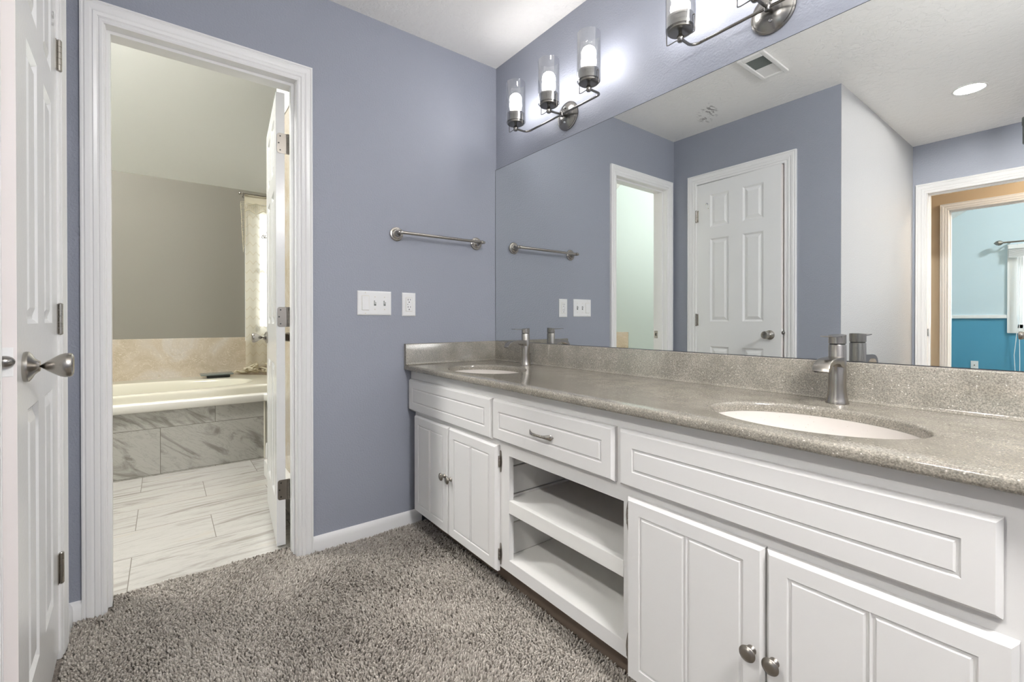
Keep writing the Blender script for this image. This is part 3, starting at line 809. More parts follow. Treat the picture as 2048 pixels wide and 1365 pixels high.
def splash(pts_fn, a, b_):
    prof = [(0.0005, CT - 0.001), (0.0005, BST), (0.0185, BST), (0.0205, BST - 0.0008), (0.022, BST - 0.0035), (0.022, CT + 0.010), (0.0235, CT + 0.005), (0.0265, CT + 0.0018), (0.032, CT + 0.0004)]
    return MB().rings([[pts_fn(h, d, z) for d, z in prof] for h in (a, b_)], True, True, True)
obj('backsplash', splash(lambda h, d, z: (h, -d, z), 0.0, X1c), M['counter'], ct, True, 50)
obj('side_splash', splash(lambda h, d, z: (d, h, z), -0.559, -0.021), M['counter'], ct, True, 50)
for i, (cx, cy) in enumerate(SINKS):
    rr = [oval(cx, cy, SA - 0.0005, SB - 0.0005, CT - 0.0245)]
    for u in [k / 14 for k in range(15)]:
        k = math.cos(u * PI / 2) ** 0.62
        rr.append(oval(cx, cy, (SA - 0.0095) * max(k, 0.10), (SB - 0.0095) * max(k, 0.13), CT - 0.0245 - 0.125 * math.sin(u * PI / 2) ** 1.15))
    bowl = MB().rings(rr, True, False, True)
    so = obj('sink_basin', bowl, M['sink'], ct, True, 60)
    dz = CT - 0.0245 - 0.125
    obj('drain', MB().lathe([(0.022, 0.0004), (0.022, 0.003), (0.017, 0.0035), (0.0165, 0.0015), (0.0, 0.0015)], (cx, cy, dz), 'z', 28), M['nickel'], so, True)

# ------------------------------------------------------------------ faucets
def make_faucet(loc, label):
    f = thing('faucet', label, 'faucet', loc, group='sink faucets')
    body = MB().lathe([(0.0, 0.0), (0.0262, 0.0), (0.0264, 0.0025), (0.0245, 0.008), (0.0224, 0.018), (0.0208, 0.032), (0.0200, 0.050), (0.0198, 0.154), (0.0192, 0.1555), (0.0, 0.1555)], n=40)
    obj('body', body, M['nickel'], f, True, 40, local=True)
    obj('joint_ring', MB().lathe([(0.0, 0.155), (0.0175, 0.155), (0.0175, 0.159), (0.0, 0.159)], n=32), M['dark'], f, local=True)
    hd = MB()
    bot = [(0.0198 * math.cos(t), 0.0198 * math.sin(t), 0.1585) for t in [2 * PI * k / 40 for k in range(40)]]
    top = [(x, y, 0.1785 + 0.0045 * (y + 0.0198) / 0.0396) for x, y, z in bot]
    hd.rings([bot, top], True, True, True)
    # flat lever plate reaching over the spout
    R = []
    for y, wd, z0, z1 in ((0.004, 0.0150, 0.1755, 0.1795), (-0.016, 0.0145, 0.1748, 0.1785), (-0.045, 0.0138, 0.1755, 0.1785), (-0.078, 0.0135, 0.1775, 0.1800)):
        R.append([(-wd, y, z0), (wd, y, z0), (wd, y, z1), (-wd, y, z1)])
    hd.rings(R, True, True, True)
    obj('handle', hd, M['nickel'], f, True, 30, local=True)
    sp = MB()
    topc = [(0.0, 0.126), (-0.012, 0.1242), (-0.04, 0.1232), (-0.066, 0.1226), (-0.085, 0.1205), (-0.100, 0.1160), (-0.110, 0.1095), (-0.1165, 0.1010), (-0.1190, 0.0925)]
    botc = [(0.0, 0.094), (-0.022, 0.0985), (-0.04, 0.1075), (-0.062, 0.1092), (-0.080, 0.1080), (-0.091, 0.1045), (-0.099, 0.0990), (-0.1045, 0.0930), (-0.1070, 0.0885)]
    R = []
    for (ya, za), (yb, zb) in zip(topc, botc):
        R.append([(-0.0185, ya, za - 0.002), (-0.0165, ya, za), (0.0165, ya, za), (0.0185, ya, za - 0.002), (0.0185, yb, zb), (-0.0185, yb, zb)])
    sp.rings(R, True, True, True)
    s = obj('spout', sp, M['nickel'], f, True, 40, local=True)
    ol = MB().add([(-0.0155, -0.1172, 0.0918), (0.0155, -0.1172, 0.0918), (0.0155, -0.1088, 0.0890), (-0.0155, -0.1088, 0.0890)], [(0, 1, 2, 3)])
    ol.add([(-0.0155, -0.1175, 0.0912), (0.0155, -0.1175, 0.0912), (0.0155, -0.1085, 0.0882), (-0.0155, -0.1085, 0.0882)], [(3, 2, 1, 0)])
    obj('outlet_slot', ol, M['dark'], s, local=True)
    lr = MB().tube([(0, 0.029, 0.001), (0, 0.029, 0.052)], 0.0022, 10).lathe([(0.0, 0.050), (0.0042, 0.052), (0.005, 0.056), (0.0042, 0.060), (0.0, 0.0615)], (0, 0.029, 0), 'z', 14)
    obj('lift_rod', lr, M['nickel'], f, True, local=True)
    return f
f1 = make_faucet((0.376, -0.090, CT), 'brushed nickel faucet behind the bowl beside the lavender end wall')
f2 = copy_tree(f1); f2.location = (1.680, -0.087, CT)
f2['label'] = 'brushed nickel faucet behind the big bowl over the double doors without a wall beside it'

# ------------------------------------------------------------------ mirror
mr = thing('wall_mirror', 'wide frameless mirror standing on the tan backsplash', 'mirror', (1.5, -0.003, 0.894))
obj('mirror_glass', MB().box((0.003, -0.006, 0.8945), (XE - 0.004, -0.0008, 1.859)), M['mirror'], mr)
obj('edge_strip', MB().box((0.0015, -0.0065, 0.8935), (0.003, -0.0008, 1.860)).box((0.0015, -0.0062, 1.859), (XE - 0.004, -0.0008, 1.8606)), M['black'], mr)['label'] = 'dark mirror edge'

# ------------------------------------------------------------------ vanity lights
def make_light(loc, label):
    L = thing('vanity_light', label, 'light fixture', loc, group='three-lamp vanity lights over the mirror')
    bp = MB().lathe([(0.0, -0.0005), (0.0655, -0.0005), (0.066, -0.003), (0.0655, -0.006), (0.061, -0.0085), (0.058, -0.0085), (0.052, -0.012), (0.036, -0.019), (0.018, -0.0225), (0.0, -0.0235)], (0, 0, 0), 'y', 40)
    p = obj('backplate', bp, M['dark_nickel'], L, True, 25, local=True)
    for z in (-0.034, 0.034):
        obj('cap_nut', MB().lathe([(0.0055, -0.017), (0.0055, -0.0225), (0.0045, -0.0255), (0.0, -0.027)], (0, 0, z), 'y', 16), M['chrome'], p, True, local=True)
    by, bz, ly, lz, dx = -0.042, -0.003, -0.122, -0.008, 0.243
    cb = MB().tube([(0, -0.018, 0.0), (0, by - 0.003, bz)], 0.0075, 14)
    cb.lathe([(0.0, -0.012), (0.008, -0.0105), (0.0105, -0.006), (0.0105, 0.006), (0.008, 0.0105), (0.0, 0.012)], (0, by, bz), 'z', 18)
    obj('hub', cb, M['dark_nickel'], L, True, 40, local=True)
    for s in (-1, 0, 1):
        if s:
            pts = [(0.0, by, bz), (s * (dx - 0.030), by, bz)]
            pts += [(s * (dx - 0.030 + 0.030 * math.sin(a)), by - 0.030 * (1 - math.cos(a)), bz - 0.005 * a / 1.57) for a in (0.26, 0.52, 0.79, 1.05, 1.31, 1.57)]
            pts += [(s * dx, ly + 0.004, lz)]
        else:
            pts = [(0, by, bz), (0, ly + 0.004, lz)]
        obj('arm', MB().tube(pts, 0.0050, 14), M['dark_nickel'], L, True, 60, local=True)
        cx = s * dx
        so = MB().lathe([(0.0, -0.0125), (0.008, -0.011), (0.0115, -0.006), (0.0115, 0.006), (0.0085, 0.0105), (0.006, 0.014), (0.006, 0.022)], (cx, ly, lz), 'z', 20)
        so.lathe([(0.0, 0.0215), (0.0395, 0.0215), (0.0415, 0.0235), (0.0420, 0.045), (0.0428, 0.046), (0.0428, 0.048), (0.0420, 0.049), (0.0420, 0.062), (0.0432, 0.063), (0.0432, 0.072), (0.041, 0.074), (0.030, 0.0745), (0.017, 0.076), (0.015, 0.079), (0.0, 0.079)], (cx, ly, lz), 'z', 36)
        so = obj('socket_cup', so, M['dark_nickel'], L, True, 35, local=True)
        for q in (-1, 1):
            X = lambda r: cx + q * r
            w_ = [(X(0.008), ly, lz), (X(0.043), ly, lz - 0.002), (X(0.0515), ly, lz), (X(0.0525), ly, lz + 0.006), (X(0.0525), ly, lz + 0.052), (X(0.0515), ly, lz + 0.056), (X(0.043), ly, lz + 0.057)]
            obj('clip_wire', MB().tube(w_, 0.0017, 8), M['dark_nickel'], so, True, 60, local=True)
        g = MB().lathe([(0.0468, 0.030), (0.0480, 0.030), (0.0480, 0.222), (0.0474, 0.2232), (0.0466, 0.222), (0.0466, 0.030)], (cx, ly, lz), 'z', 48)
        obj('glass_shade', g, M['glass'], L, True, 40, local=True)
        bl = MB().lathe([(0.0, 0.0785), (0.0115, 0.0785), (0.0120, 0.088), (0.0150, 0.098), (0.0215, 0.112), (0.0275, 0.126), (0.0300, 0.139), (0.0287, 0.151), (0.0240, 0.1615), (0.0165, 0.168), (0.008, 0.1710), (0.0, 0.1718)], (cx, ly, lz), 'z', 28)
        obj('bulb', bl, M['bulb'], L, True, 60, local=True)
    return L
l1 = make_light((0.582, 0.0, 1.962), 'whole three-lamp vanity light beside the room corner, over the mirror')
l2 = copy_tree(l1); l2.location = (1.483, 0.0, 1.962)
l2['label'] = 'vanity light cut off by the top of the photo, over the middle of the mirror'

# ------------------------------------------------------------------ towel bar, switches, outlet
tb = thing('towel_bar', 'brushed nickel towel bar on the lavender wall', 'towel bar', (0, -0.368, 1.430))
for y in (-0.599, -0.137):
    p = MB().lathe([(0.0, 0.0), (0.0335, 0.0), (0.0345, 0.003), (0.0335, 0.006), (0.028, 0.0085), (0.0255, 0.0085), (0.0245, 0.0115), (0.0195, 0.0145), (0.0165, 0.0145), (0.0120, 0.020), (0.0085, 0.030), (0.0080, 0.044), (0.0095, 0.052), (0.0105, 0.060), (0.0095, 0.068), (0.006, 0.072), (0.0, 0.0725)], (0, y, 1.430), 'x', 32)
    obj('bar_post', p, M['nickel'], tb, True, 30)
obj('rod', MB().tube([(0.060, -0.615, 1.430), (0.060, -0.612, 1.430), (0.060, -0.121, 1.430), (0.060, -0.118, 1.430)], [0.006, 0.0075, 0.0075, 0.006], 18), M['nickel'], tb, True, 50)

def wall_plate(mb, y0, y1, z0, z1, X=0.0):
    mb.rings([[(X + d, y0 + i, z0 + i), (X + d, y1 - i, z0 + i), (X + d, y1 - i, z1 - i), (X + d, y0 + i, z1 - i)] for d, i in ((0.0005, 0), (0.003, 0), (0.0055, 0.004), (0.006, 0.007))], True, False, True)
    return mb
sw = thing('switch_plate', 'white three-gang switch plate with one rocker and two toggles', 'light switch', (0, -0.709, 1.0325))
obj('plate', wall_plate(MB(), -0.791, -0.627, 1.0325, 1.1470), M['plastic'], sw)
rk = MB().rings([[(d, y0, z0), (d, y1, z0), (d2, y1, z1), (d2, y0, z1)] for d, d2, y0, y1, z0, z1 in
     ((0.006, 0.006, -0.7705, -0.7375, 1.0565, 1.1230), (0.0105, 0.0075, -0.7695, -0.7385, 1.0575, 1.1220))], True, False, True)
obj('rocker_switch', rk, M['plastic'], sw)
obj('rocker_gap', MB().box((0.0058, -0.7715, 1.0550), (0.00625, -0.7365, 1.1245)), M['grout_strip'], sw)
for y in (-0.708, -0.661):
    tg = MB().box((0.0058, y - 0.0052, 1.0780), (0.0064, y + 0.0052, 1.1020))
    ts = obj('toggle_slot', tg, M['grey_lid'], sw)
    lv = MB().rings([[(0.006, y - 0.004, 1.085), (0.006, y + 0.004, 1.085), (0.006, y + 0.004, 1.097), (0.006, y - 0.004, 1.097)],
                     [(0.017, y - 0.0032, 1.095), (0.017, y + 0.0032, 1.095), (0.015, y + 0.0032, 1.1015), (0.015, y - 0.0032, 1.1015)]], True, False, True)
    obj('toggle', lv, M['plastic'], ts)
    for z in (1.0605, 1.1195): obj('plate_screw', MB().lathe([(0.0026, 0.006), (0.0024, 0.0068), (0.0, 0.0070)], (0, y, z), 'x', 12), M['grout_strip'], sw, True)
for z in (1.0415, 1.1385): obj('plate_screw', MB().lathe([(0.0026, 0.006), (0.0024, 0.0068), (0.0, 0.0070)], (0, -0.754, z), 'x', 12), M['grout_strip'], sw, True)
ol = thing('wall_outlet', 'white duplex wall outlet above the side splash', 'outlet', (0, -0.535, 1.029))
obj('plate', wall_plate(MB(), -0.5705, -0.4995, 1.0290, 1.1450), M['plastic'], ol)
fc = obj('receptacle_face', MB().cbox((0.0055, -0.5515, 1.0535), (0.0085, -0.5185, 1.1205), 0.0012), M['plastic'], ol)
slots = MB()
for zc_ in (1.0700, 1.1060):
    slots.box((0.0083, -0.5425, zc_ + 0.0005), (0.0087, -0.5400, zc_ + 0.0090)).box((0.0083, -0.5300, zc_ + 0.0015), (0.0087, -0.5278, zc_ + 0.0085))
    slots.lathe([(0.0028, 0.0083), (0.0028, 0.0087), (0.0, 0.0087)], (0, -0.535, zc_ - 0.0075), 'x', 12)
slots.box((0.0083, -0.5445, 1.0855), (0.0088, -0.5415, 1.0890))
obj('slot', slots, M['dark'], fc)
obj('face_gap', MB().box((0.0057, -0.5530, 1.0520), (0.0063, -0.5170, 1.1220)), M['grout_strip'], ol)

# ------------------------------------------------------------------ ceiling fittings
def downlight(loc, label, mat_, r=0.082, kind=None):
    t = thing('recessed_light', label, 'ceiling light', loc, group=None)
    obj('trim_ring', MB().lathe([(r, 0.0), (r, -0.003), (r - 0.006, -0.0055), (r - 0.012, -0.004), (r - 0.012, 0.0)], (0, 0, 0), 'z', 40), M['white'], t, True, 40, local=True)
    obj('lens', MB().lathe([(0.0, -0.0015), (r - 0.012, -0.0015), (r - 0.012, -0.0005), (0.0, -0.0005)], (0, 0, 0), 'z', 40), mat_, t, local=True)
    return t
downlight((1.594, -2.465, H), 'glowing round recessed ceiling light seen in the mirror', M['nook_light'])
downlight((2.20, -2.465, H), 'added recessed ceiling light further along the nook, out of view', M['downlight'])  # unseen, added as extra key light on the cabinet fronts

vt = thing('ceiling_vent', 'white square ceiling vent with dark louvers, seen in the mirror', 'vent', (0.939, -1.18, H))
v = MB()
vx0, vx1, vy0, vy1 = 0.868, 1.010, -1.335, -1.025
for lo, hi in (((vx0, vy0), (vx0 + 0.022, vy1)), ((vx1 - 0.022, vy0), (vx1, vy1)), ((vx0 + 0.022, vy0), (vx1 - 0.022, vy0 + 0.025)), ((vx0 + 0.022, vy1 - 0.04), (vx1 - 0.022, vy1))):
    v.cbox((lo[0], lo[1], H - 0.011), (hi[0], hi[1], H - 0.0002), 0.003)
obj('vent_frame', v, M['white'], vt)
v = MB().box((vx0 + 0.022, -1.195, H - 0.0015), (vx1 - 0.022, vy1 - 0.04, H - 0.0008))
obj('vent_opening', v, M['grey_lid'], vt)
v = MB()
for k in range(9):
    y = -1.19 + 0.0138 * k
    v.add([(vx0 + 0.022, y, H - 0.0055), (vx1 - 0.022, y, H - 0.0055), (vx1 - 0.022, y + 0.004, H - 0.001), (vx0 + 0.022, y + 0.004, H - 0.001)], [(0, 1, 2, 3)])
obj('louver', v, M['grey_lid'], vt, recalc=False)
obj('damper_plate', MB().cbox((vx0 + 0.022, vy0 + 0.025, H - 0.0045), (vx1 - 0.022, -1.195, H - 0.0005), 0.001), M['white'], vt)
pf = thing('ceiling_fitting', 'dark ceiling fitting at the mirror edge, cut off by the photo', 'ceiling fitting', (1.832, -2.86, 2.13))
obj('stem', MB().lathe([(0.030, 0.16), (0.030, 0.3085), (0.0, 0.3085)], (0, 0, 0), 'z', 24), M['black'], pf, True, local=True)
obj('canister', MB().lathe([(0.0, 0.0), (0.047, 0.0), (0.050, 0.004), (0.050, 0.115), (0.053, 0.120), (0.053, 0.165), (0.046, 0.17), (0.0, 0.17)], (0, 0, 0), 'z', 32), M['black'], pf, True, 40, local=True)

# ------------------------------------------------------------------ bathtub
tub = thing('bathtub', 'bone acrylic tub set in a marble-tiled platform', 'bathtub', (-2.18, -1.75, 0.0))
NT = 96
def rrect(x0, x1, y0, y1, r, z):
    """rounded rectangle sampled at NT points matched by angle"""
    cx, cy = (x0 + x1) / 2, (y0 + y1) / 2; hx, hy = (x1 - x0) / 2, (y1 - y0) / 2; out = []
    for k in range(NT):
        t = 2 * PI * k / NT; dx, dy = math.cos(t) * hx, math.sin(t) * hy
        s = 1.0 / max(abs(dx) / hx, abs(dy) / hy); px, py = dx * s, dy * s
        ax, ay = abs(px), abs(py)
        if ax > hx - r and ay > hy - r:
            ux, uy = ax - (hx - r), ay - (hy - r); l = math.hypot(ux, uy) or 1
            ax, ay = hx - r + ux / l * r, hy - r + uy / l * r
        out.append((cx + math.copysign(ax, px), cy + math.copysign(ay, py), z))
    return out
def tub_oval(k, z, dx=0.0):
    out = []
    for i in range(NT):
        t = 2 * PI * i / NT; c, s = math.cos(t), math.sin(t)
        a, b_ = 0.335 * k, (0.80 - (1 - k) * 0.45)
        x = -2.09 + dx + a * math.copysign(abs(c) ** 0.80, c); y = -1.75 + b_ * math.copysign(abs(s) ** 0.86, s)
        out.append((x, y, z))
    return out
tx0, tx1, ty0, ty1 = TX + 0.016, -1.703, -2.70, -0.66
def clip(r_, c):
    # far end: the rim is cut off at 45 degrees on the wall side
    out = []
    for x, y, z in r_:
        k = (x - tx0) + (ty1 - y)
        if k < c: x, y = x + (c - k) / 2, y - (c - k) / 2
        out.append((x, y, z))
    return out
CL = 0.36
R = [clip(rrect(tx0, tx1, ty0, ty1, 0.03, 0.470), CL), clip(rrect(tx0, tx1, ty0, ty1, 0.03, 0.512), CL), clip(rrect(tx0 + 0.004, tx1 - 0.004, ty0 + 0.004, ty1 - 0.004, 0.03, 0.521), CL + 0.011),
     clip(rrect(tx0 + 0.012, tx1 - 0.012, ty0 + 0.012, ty1 - 0.012, 0.025, 0.526), CL + 0.03), tub_oval(1.06, 0.5255), tub_oval(1.03, 0.527), tub_oval(1.0, 0.523), tub_oval(0.97, 0.510), tub_oval(0.93, 0.44),
     tub_oval(0.86, 0.28), tub_oval(0.78, 0.16), tub_oval(0.68, 0.12), tub_oval(0.4, 0.112)]
obj('tub_shell', MB().rings(R, True, False, True), M['acrylic'], tub, True, 50)
dk = MB().rings([rrect(TX + 0.015, -1.675, BY + 0.016, RY - 0.0135, 0.001, 0.470), clip(rrect(tx0 + 0.02, tx1 - 0.02, ty0 + 0.02, ty1 - 0.02, 0.02, 0.470), CL + 0.05)])
dk.extrude([(-1.675, WY), (-1.675 + CN, WY + CN), (-1.675 + CN, RY - 0.0135), (-1.675, RY - 0.0135)], 'z', 0.455, 0.470)
obj('tile_deck', dk, M['beige_marble'], tub)
lip = [(-1.682, 0.470), (-1.664, 0.473), (-1.657, 0.468), (-1.654, 0.458), (-1.654, 0.424), (-1.657, 0.417), (-1.664, 0.413), (-1.690, 0.413), (-1.705, 0.44), (-1.705, 0.473)]
km = q / (1 + q)
R = [[(x, BY + 0.017, z) for x, z in lip], [(x, WY - (x + 1.677) * km, z) for x, z in lip], [(-1.677 + CN + (x + 1.677) * q, WY + CN - (x + 1.677) * q, z) for x, z in lip]]
obj('front_lip', MB().rings(R, True, True, True), M['lip'], tub, True, 40)
obj('apron_panel', MB().box((-1.70, BY + 0.017, -0.0095), (-1.677, WY, 0.413)), M['apron_tile'], tub)['label'] = 'grey veined marble tile apron'
obj('side_panel', MB().extrude([(-1.677, WY), (-1.677 + CN, WY + CN), (-1.70 + CN, WY + CN + 0.02), (-1.70, WY + 0.02)], 'z', -0.0095, 0.413), M['taupe'], tub)['label'] = 'taupe painted end of the tub platform'
obj('corner_bead', MB().lathe([(0.007, 0.0), (0.007, 0.4215)], (-1.675, WY, -0.009), 'z', 12), M['grout_strip'], tub, True)
oc = MB().lathe([(0.0, 0.0), (0.030, 0.0), (0.031, 0.004), (0.026, 0.008), (0.0, 0.009)], (0, 0, 0), 'y', 28, -1)
o = obj('overflow_cover', oc, M['nickel'], tub, True, local=True); o.location = (-0.03, 0.815, 0.487); o.rotation_euler = (0.5, 0, 0.0)
ty = thing('bath_tray', 'flat black tray with a grey lid on the far rim of the tub', 'tray', (-2.50, -1.145, 0.5265))
obj('tray_body', MB().cbox((-0.055, -0.075, 0.0), (0.055, 0.090, 0.022), 0.004), M['black'], ty, local=True)
obj('tray_lid', MB().cbox((-0.075, -0.120, 0.0215), (0.075, 0.115, 0.034), 0.005), M['grey_lid'], ty, local=True)

# bathroom window, lace curtain and rod
wn = thing('window_1', 'bright bathroom window behind the lace curtain', 'window', (TX, (WY0 + WY1) / 2, WZ0), kind='structure')
c = MB()
for lo, hi in (((WY0 - 0.082, WZ0 - 0.082), (WY0, WZ1 + 0.08)), ((WY1, WZ0 - 0.082), (WY1 + 0.082, WZ1 + 0.08)), ((WY0, WZ1), (WY1, WZ1 + 0.08)), ((WY0, WZ0 - 0.082), (WY1, WZ0))):
    c.cbox((TX + 0.0005, lo[0], lo[1]), (TX + 0.024, hi[0], hi[1]), 0.004)
obj('casing', c, M['trim'], wn)
c = MB()
for y0, y1 in ((WY0, WY0 + 0.045), (WY1 - 0.045, WY1)): c.box((TX - 0.07, y0, WZ0), (TX - 0.03, y1, WZ1))
for z0, z1 in ((WZ0, WZ0 + 0.05), (1.46, 1.50), (WZ1 - 0.05, WZ1)): c.box((TX - 0.07, WY0, z0), (TX - 0.03, WY1, z1))
obj('sash', c, M['plastic'], wn)
obj('pane', MB().box((TX - 0.052, WY0 + 0.045, WZ0 + 0.05), (TX - 0.048, WY1 - 0.045, WZ1 - 0.05)), M['pane'], wn)

LX = TX + 0.045
cu = thing('lace_curtain', 'cream lace curtain with fringed crochet valance at the bath window', 'curtain', (LX, -0.52, 0.55))
def wavy(y0, y1, z0, z1, x, amp, lam, ny, nz, ph=0.0):
    vs = []; fs = []
    for i in range(ny + 1):
        y = y0 + (y1 - y0) * i / ny
        for j in range(nz + 1):
            z = z0 + (z1 - z0) * j / nz
            vs.append((x + amp * math.sin(2 * PI * y / lam + ph + 0.6 * math.sin(3 * z)), y, z))
    for i in range(ny):
        for j in range(nz):
            a = i * (nz + 1) + j; fs.append((a, a + nz + 1, a + nz + 2, a + 1))
    return MB().add(vs, fs)
obj('lace_panel', wavy(-0.915, -0.13, 0.585, 2.12, LX, 0.007, 0.13, 60, 16), M['lace'], cu, True, 180, recalc=False)
VXc = TX + 0.072
vl = wavy(-0.922, -0.12, 2.076, 2.160, VXc, 0.003, 0.2, 40, 2)
vo = obj('valance', vl, M['crochet'], cu, True, 180, recalc=False)
zzf = lambda y, p=0.115: abs((((y + 0.83) / p) % 1.0) * 2 - 1)
fr = MB()
for k in range(100):                                  # fringe threads hang between two zigzag crochet borders
    y = -0.920 + 0.80 * k / 99
    fr.tube([(VXc, y, 2.078 - 0.012 * (1 - zzf(y))), (VXc + 0.001, y + 0.001, 2.000 - 0.022 * zzf(y) + 0.012)], 0.0014, 5)
for k in range(34):                                   # loose side fringe at the end of the rod
    z = 2.085 - 0.0125 * k; o_ = 0.040 * (1 - 0.55 * k / 33)
    fr.tube([(VXc, -0.918, z), (VXc + 0.004, -0.918 - o_ * (0.8 + 0.3 * random.random()), z - 0.006), (VXc, -0.918 - o_ * 0.9, z - 0.045)], 0.0016, 5)
fo = obj('fringe', fr, M['crochet'], vo, True); fo['kind'] = 'stuff'
zz = MB()
for zb, am in ((2.070, 0.010), (2.000, 0.018)):
    zz.tube([(VXc + 0.002, -0.920 + 0.80 * i / 80, zb - am * (1 if zb < 2.05 else -1) * (2 * zzf(-0.920 + 0.80 * i / 80) - 1)) for i in range(81)], 0.004, 6)
zz.tube([(VXc, -0.920, z) for z in (2.155, 1.95, 1.70)], 0.003, 6)
obj('zigzag_border', zz, M['crochet'], vo, True)
bd = MB()
for k in range(18):
    a = k / 17; y = -0.93 + 0.62 * a
    pts = [(LX + 0.015 + 0.035 * math.sin(u * 7 + 2.1 * k), y + 0.07 * math.sin(u * 5 + k), 0.546 + 0.085 * max(0, 1 - u * 1.4) * (0.35 + 0.65 * (k % 3) / 2) + 0.008 * math.sin(9 * u + k)) for u in [i / 14 for i in range(15)]]
    bd.tube(pts, 0.009, 6)
obj('gathered_hem', bd, M['crochet'], cu, True)
RXc = TX + 0.092
rd = thing('curtain_rod', 'thin curtain rod with a ball finial above the bath window', 'curtain rod', (RXc, -0.52, 2.150))
obj('rod', MB().tube([(RXc, -0.945, 2.150), (RXc, -0.10, 2.150)], 0.006, 12), M['nickel'], rd, True)
obj('finial', MB().lathe([(0.006, 0.0), (0.009, 0.003), (0.007, 0.007), (0.013, 0.012), (0.015, 0.020), (0.011, 0.028), (0.0, 0.031)], (RXc, -0.942, 2.150), 'y', 18, -1), M['nickel'], rd, True)
for y in (-0.93, -0.115): obj('bracket', MB().tube([(RXc, y, 2.148), (TX + 0.001, y, 2.140)], 0.004, 8), M['nickel'], rd, True)
so = MB()
SXc = TX + 0.078
def spiral(cy, cz, r0, r1, a0, a1, n=26):
    return [(SXc, cy + (r0 + (r1 - r0) * i / n) * math.cos(a0 + (a1 - a0) * i / n), cz + (r0 + (r1 - r0) * i / n) * math.sin(a0 + (a1 - a0) * i / n)) for i in range(n + 1)]
so.tube(spiral(-0.778, 1.782, 0.004, 0.020, 0.3, 7.2), 0.0035, 8).tube(spiral(-0.752, 1.790, 0.004, 0.026, 2.5, -4.0), 0.0035, 8).tube(spiral(-0.735, 1.825, 0.003, 0.020, 0.0, 6.0), 0.0035, 8)
tag(obj('scroll_ornament', so, M['pewter'], smooth=True), 'small dark iron scroll hanging in front of the lace curtain', 'ornament')

# ------------------------------------------------------------------ unseen ceiling lamps: vanity fill and the other rooms
def globe(name, label, loc, r, m, drop=0.0):
    t = thing(name, label, 'ceiling light', loc)
    obj('canopy', MB().lathe([(0.0, 0.0), (r * 0.8, 0.0), (r * 0.8, -0.02), (0.0, -0.02)], (0, 0, 0), 'z', 32), M['white'], t, local=True)
    obj('globe', MB().lathe([(0.0, -0.0205), (r * 0.75, -0.021), (r, -0.05), (r * 0.92, -0.09), (r * 0.6, -0.125), (0.0, -0.14)], (0, 0, -drop), 'z', 32), m, t, True, local=True)
    if drop: obj('stem', MB().tube([(0, 0, -0.02), (0, 0, -0.021 - drop)], 0.012, 12), M['nickel'], t, True, local=True)
globe('ceiling_lamp', 'added round fill lamp over the end of the vanity, out of view', (2.62, -0.95, H), 0.20, M['fill_globe'], 0.30)  # unseen globe, added as fill for walls and ceiling
globe('ceiling_lamp', 'glowing bathroom ceiling lamp above the marble floor, out of view', (-0.95, -2.45, zc(-0.95) - 0.11), 0.17, M['bath_lamp'])
globe('ceiling_lamp', 'warm hall ceiling lamp, out of view', (2.55, -3.96, H), 0.15, M['hall_lamp'])
globe('ceiling_lamp', 'bedroom ceiling lamp under the sloped ceiling, out of view', (3.3, -5.9, 3.64), 0.20, M['room_lamp'])

# ------------------------------------------------------------------ blue bedroom seen through the doors in the mirror
wn = thing('window_2', 'white bedroom window on the blue wall, seen in the mirror', 'window', (2.0, -7.5, 0.84), kind='structure')
c = MB().cbox((1.300, -7.5, 0.838), (1.392, -7.476, 2.02), 0.005).cbox((2.60, -7.5, 0.838), (2.69, -7.476, 2.02), 0.005).cbox((1.392, -7.5, 1.93), (2.60, -7.476, 2.02), 0.005).cbox((1.392, -7.5, 0.838), (2.60, -7.476, 0.905), 0.005)
obj('casing', c, M['trim'], wn)
c = MB()
for x0, x1 in ((1.39, 1.44), (1.97, 2.03), (2.55, 2.60)): c.box((x0, -7.57, 0.90), (x1, -7.53, 1.93))
for z0, z1 in ((0.90, 0.95), (1.88, 1.93)): c.box((1.39, -7.57, z0), (2.60, -7.53, z1))
obj('sash', c, M['plastic'], wn)
obj('pane', MB().box((1.44, -7.553, 0.95), (2.55, -7.549, 1.88)), M['pane'], wn)
bl = thing('window_blind', 'white raised blind at the top of the bedroom window', 'blind', (2.0, -7.46, 1.83))
obj('head_rail', MB().cbox((1.312, -7.472, 1.955), (2.68, -7.42, 2.000), 0.004), M['plastic'], bl)
s = MB()
for k in range(12): s.cbox((1.318, -7.468, 1.842 + 0.009 * k), (2.674, -7.424, 1.848 + 0.009 * k), 0.002)
obj('slat', s, M['plastic'], bl)
obj('pull_cord', MB().tube([(1.405, -7.42, 1.84), (1.400, -7.42, 0.92), (1.37, -7.43, 0.55), (1.385, -7.43, 0.20)], 0.004, 6).tube([(1.425, -7.42, 1.84), (1.415, -7.42, 0.9), (1.42, -7.43, 0.5), (1.42, -7.43, 0.20)], 0.004, 6), M['plastic'], bl, True)
rd = thing('curtain_rod', 'bare dark curtain rod with a teardrop end above the bedroom window', 'curtain rod', (2.0, -7.40, 2.045))
obj('rod', MB().tube([(1.26, -7.40, 2.045), (2.75, -7.40, 2.045)], 0.011, 12), M['pewter'], rd, True)
obj('finial', MB().lathe([(0.012, 0.0), (0.030, 0.018), (0.036, 0.04), (0.026, 0.066), (0.0, 0.09)], (1.27, -7.40, 2.045), 'x', 20, -1), M['pewter'], rd, True)
for x in (1.32, 2.70): obj('bracket', MB().tube([(x, -7.40, 2.045), (x, -7.499, 2.045)], 0.010, 8), M['pewter'], rd, True)
cp = thing('wall_plate', 'small white jack plate low on the teal bedroom wall', 'wall plate', (0.99, -7.5, 0.32))
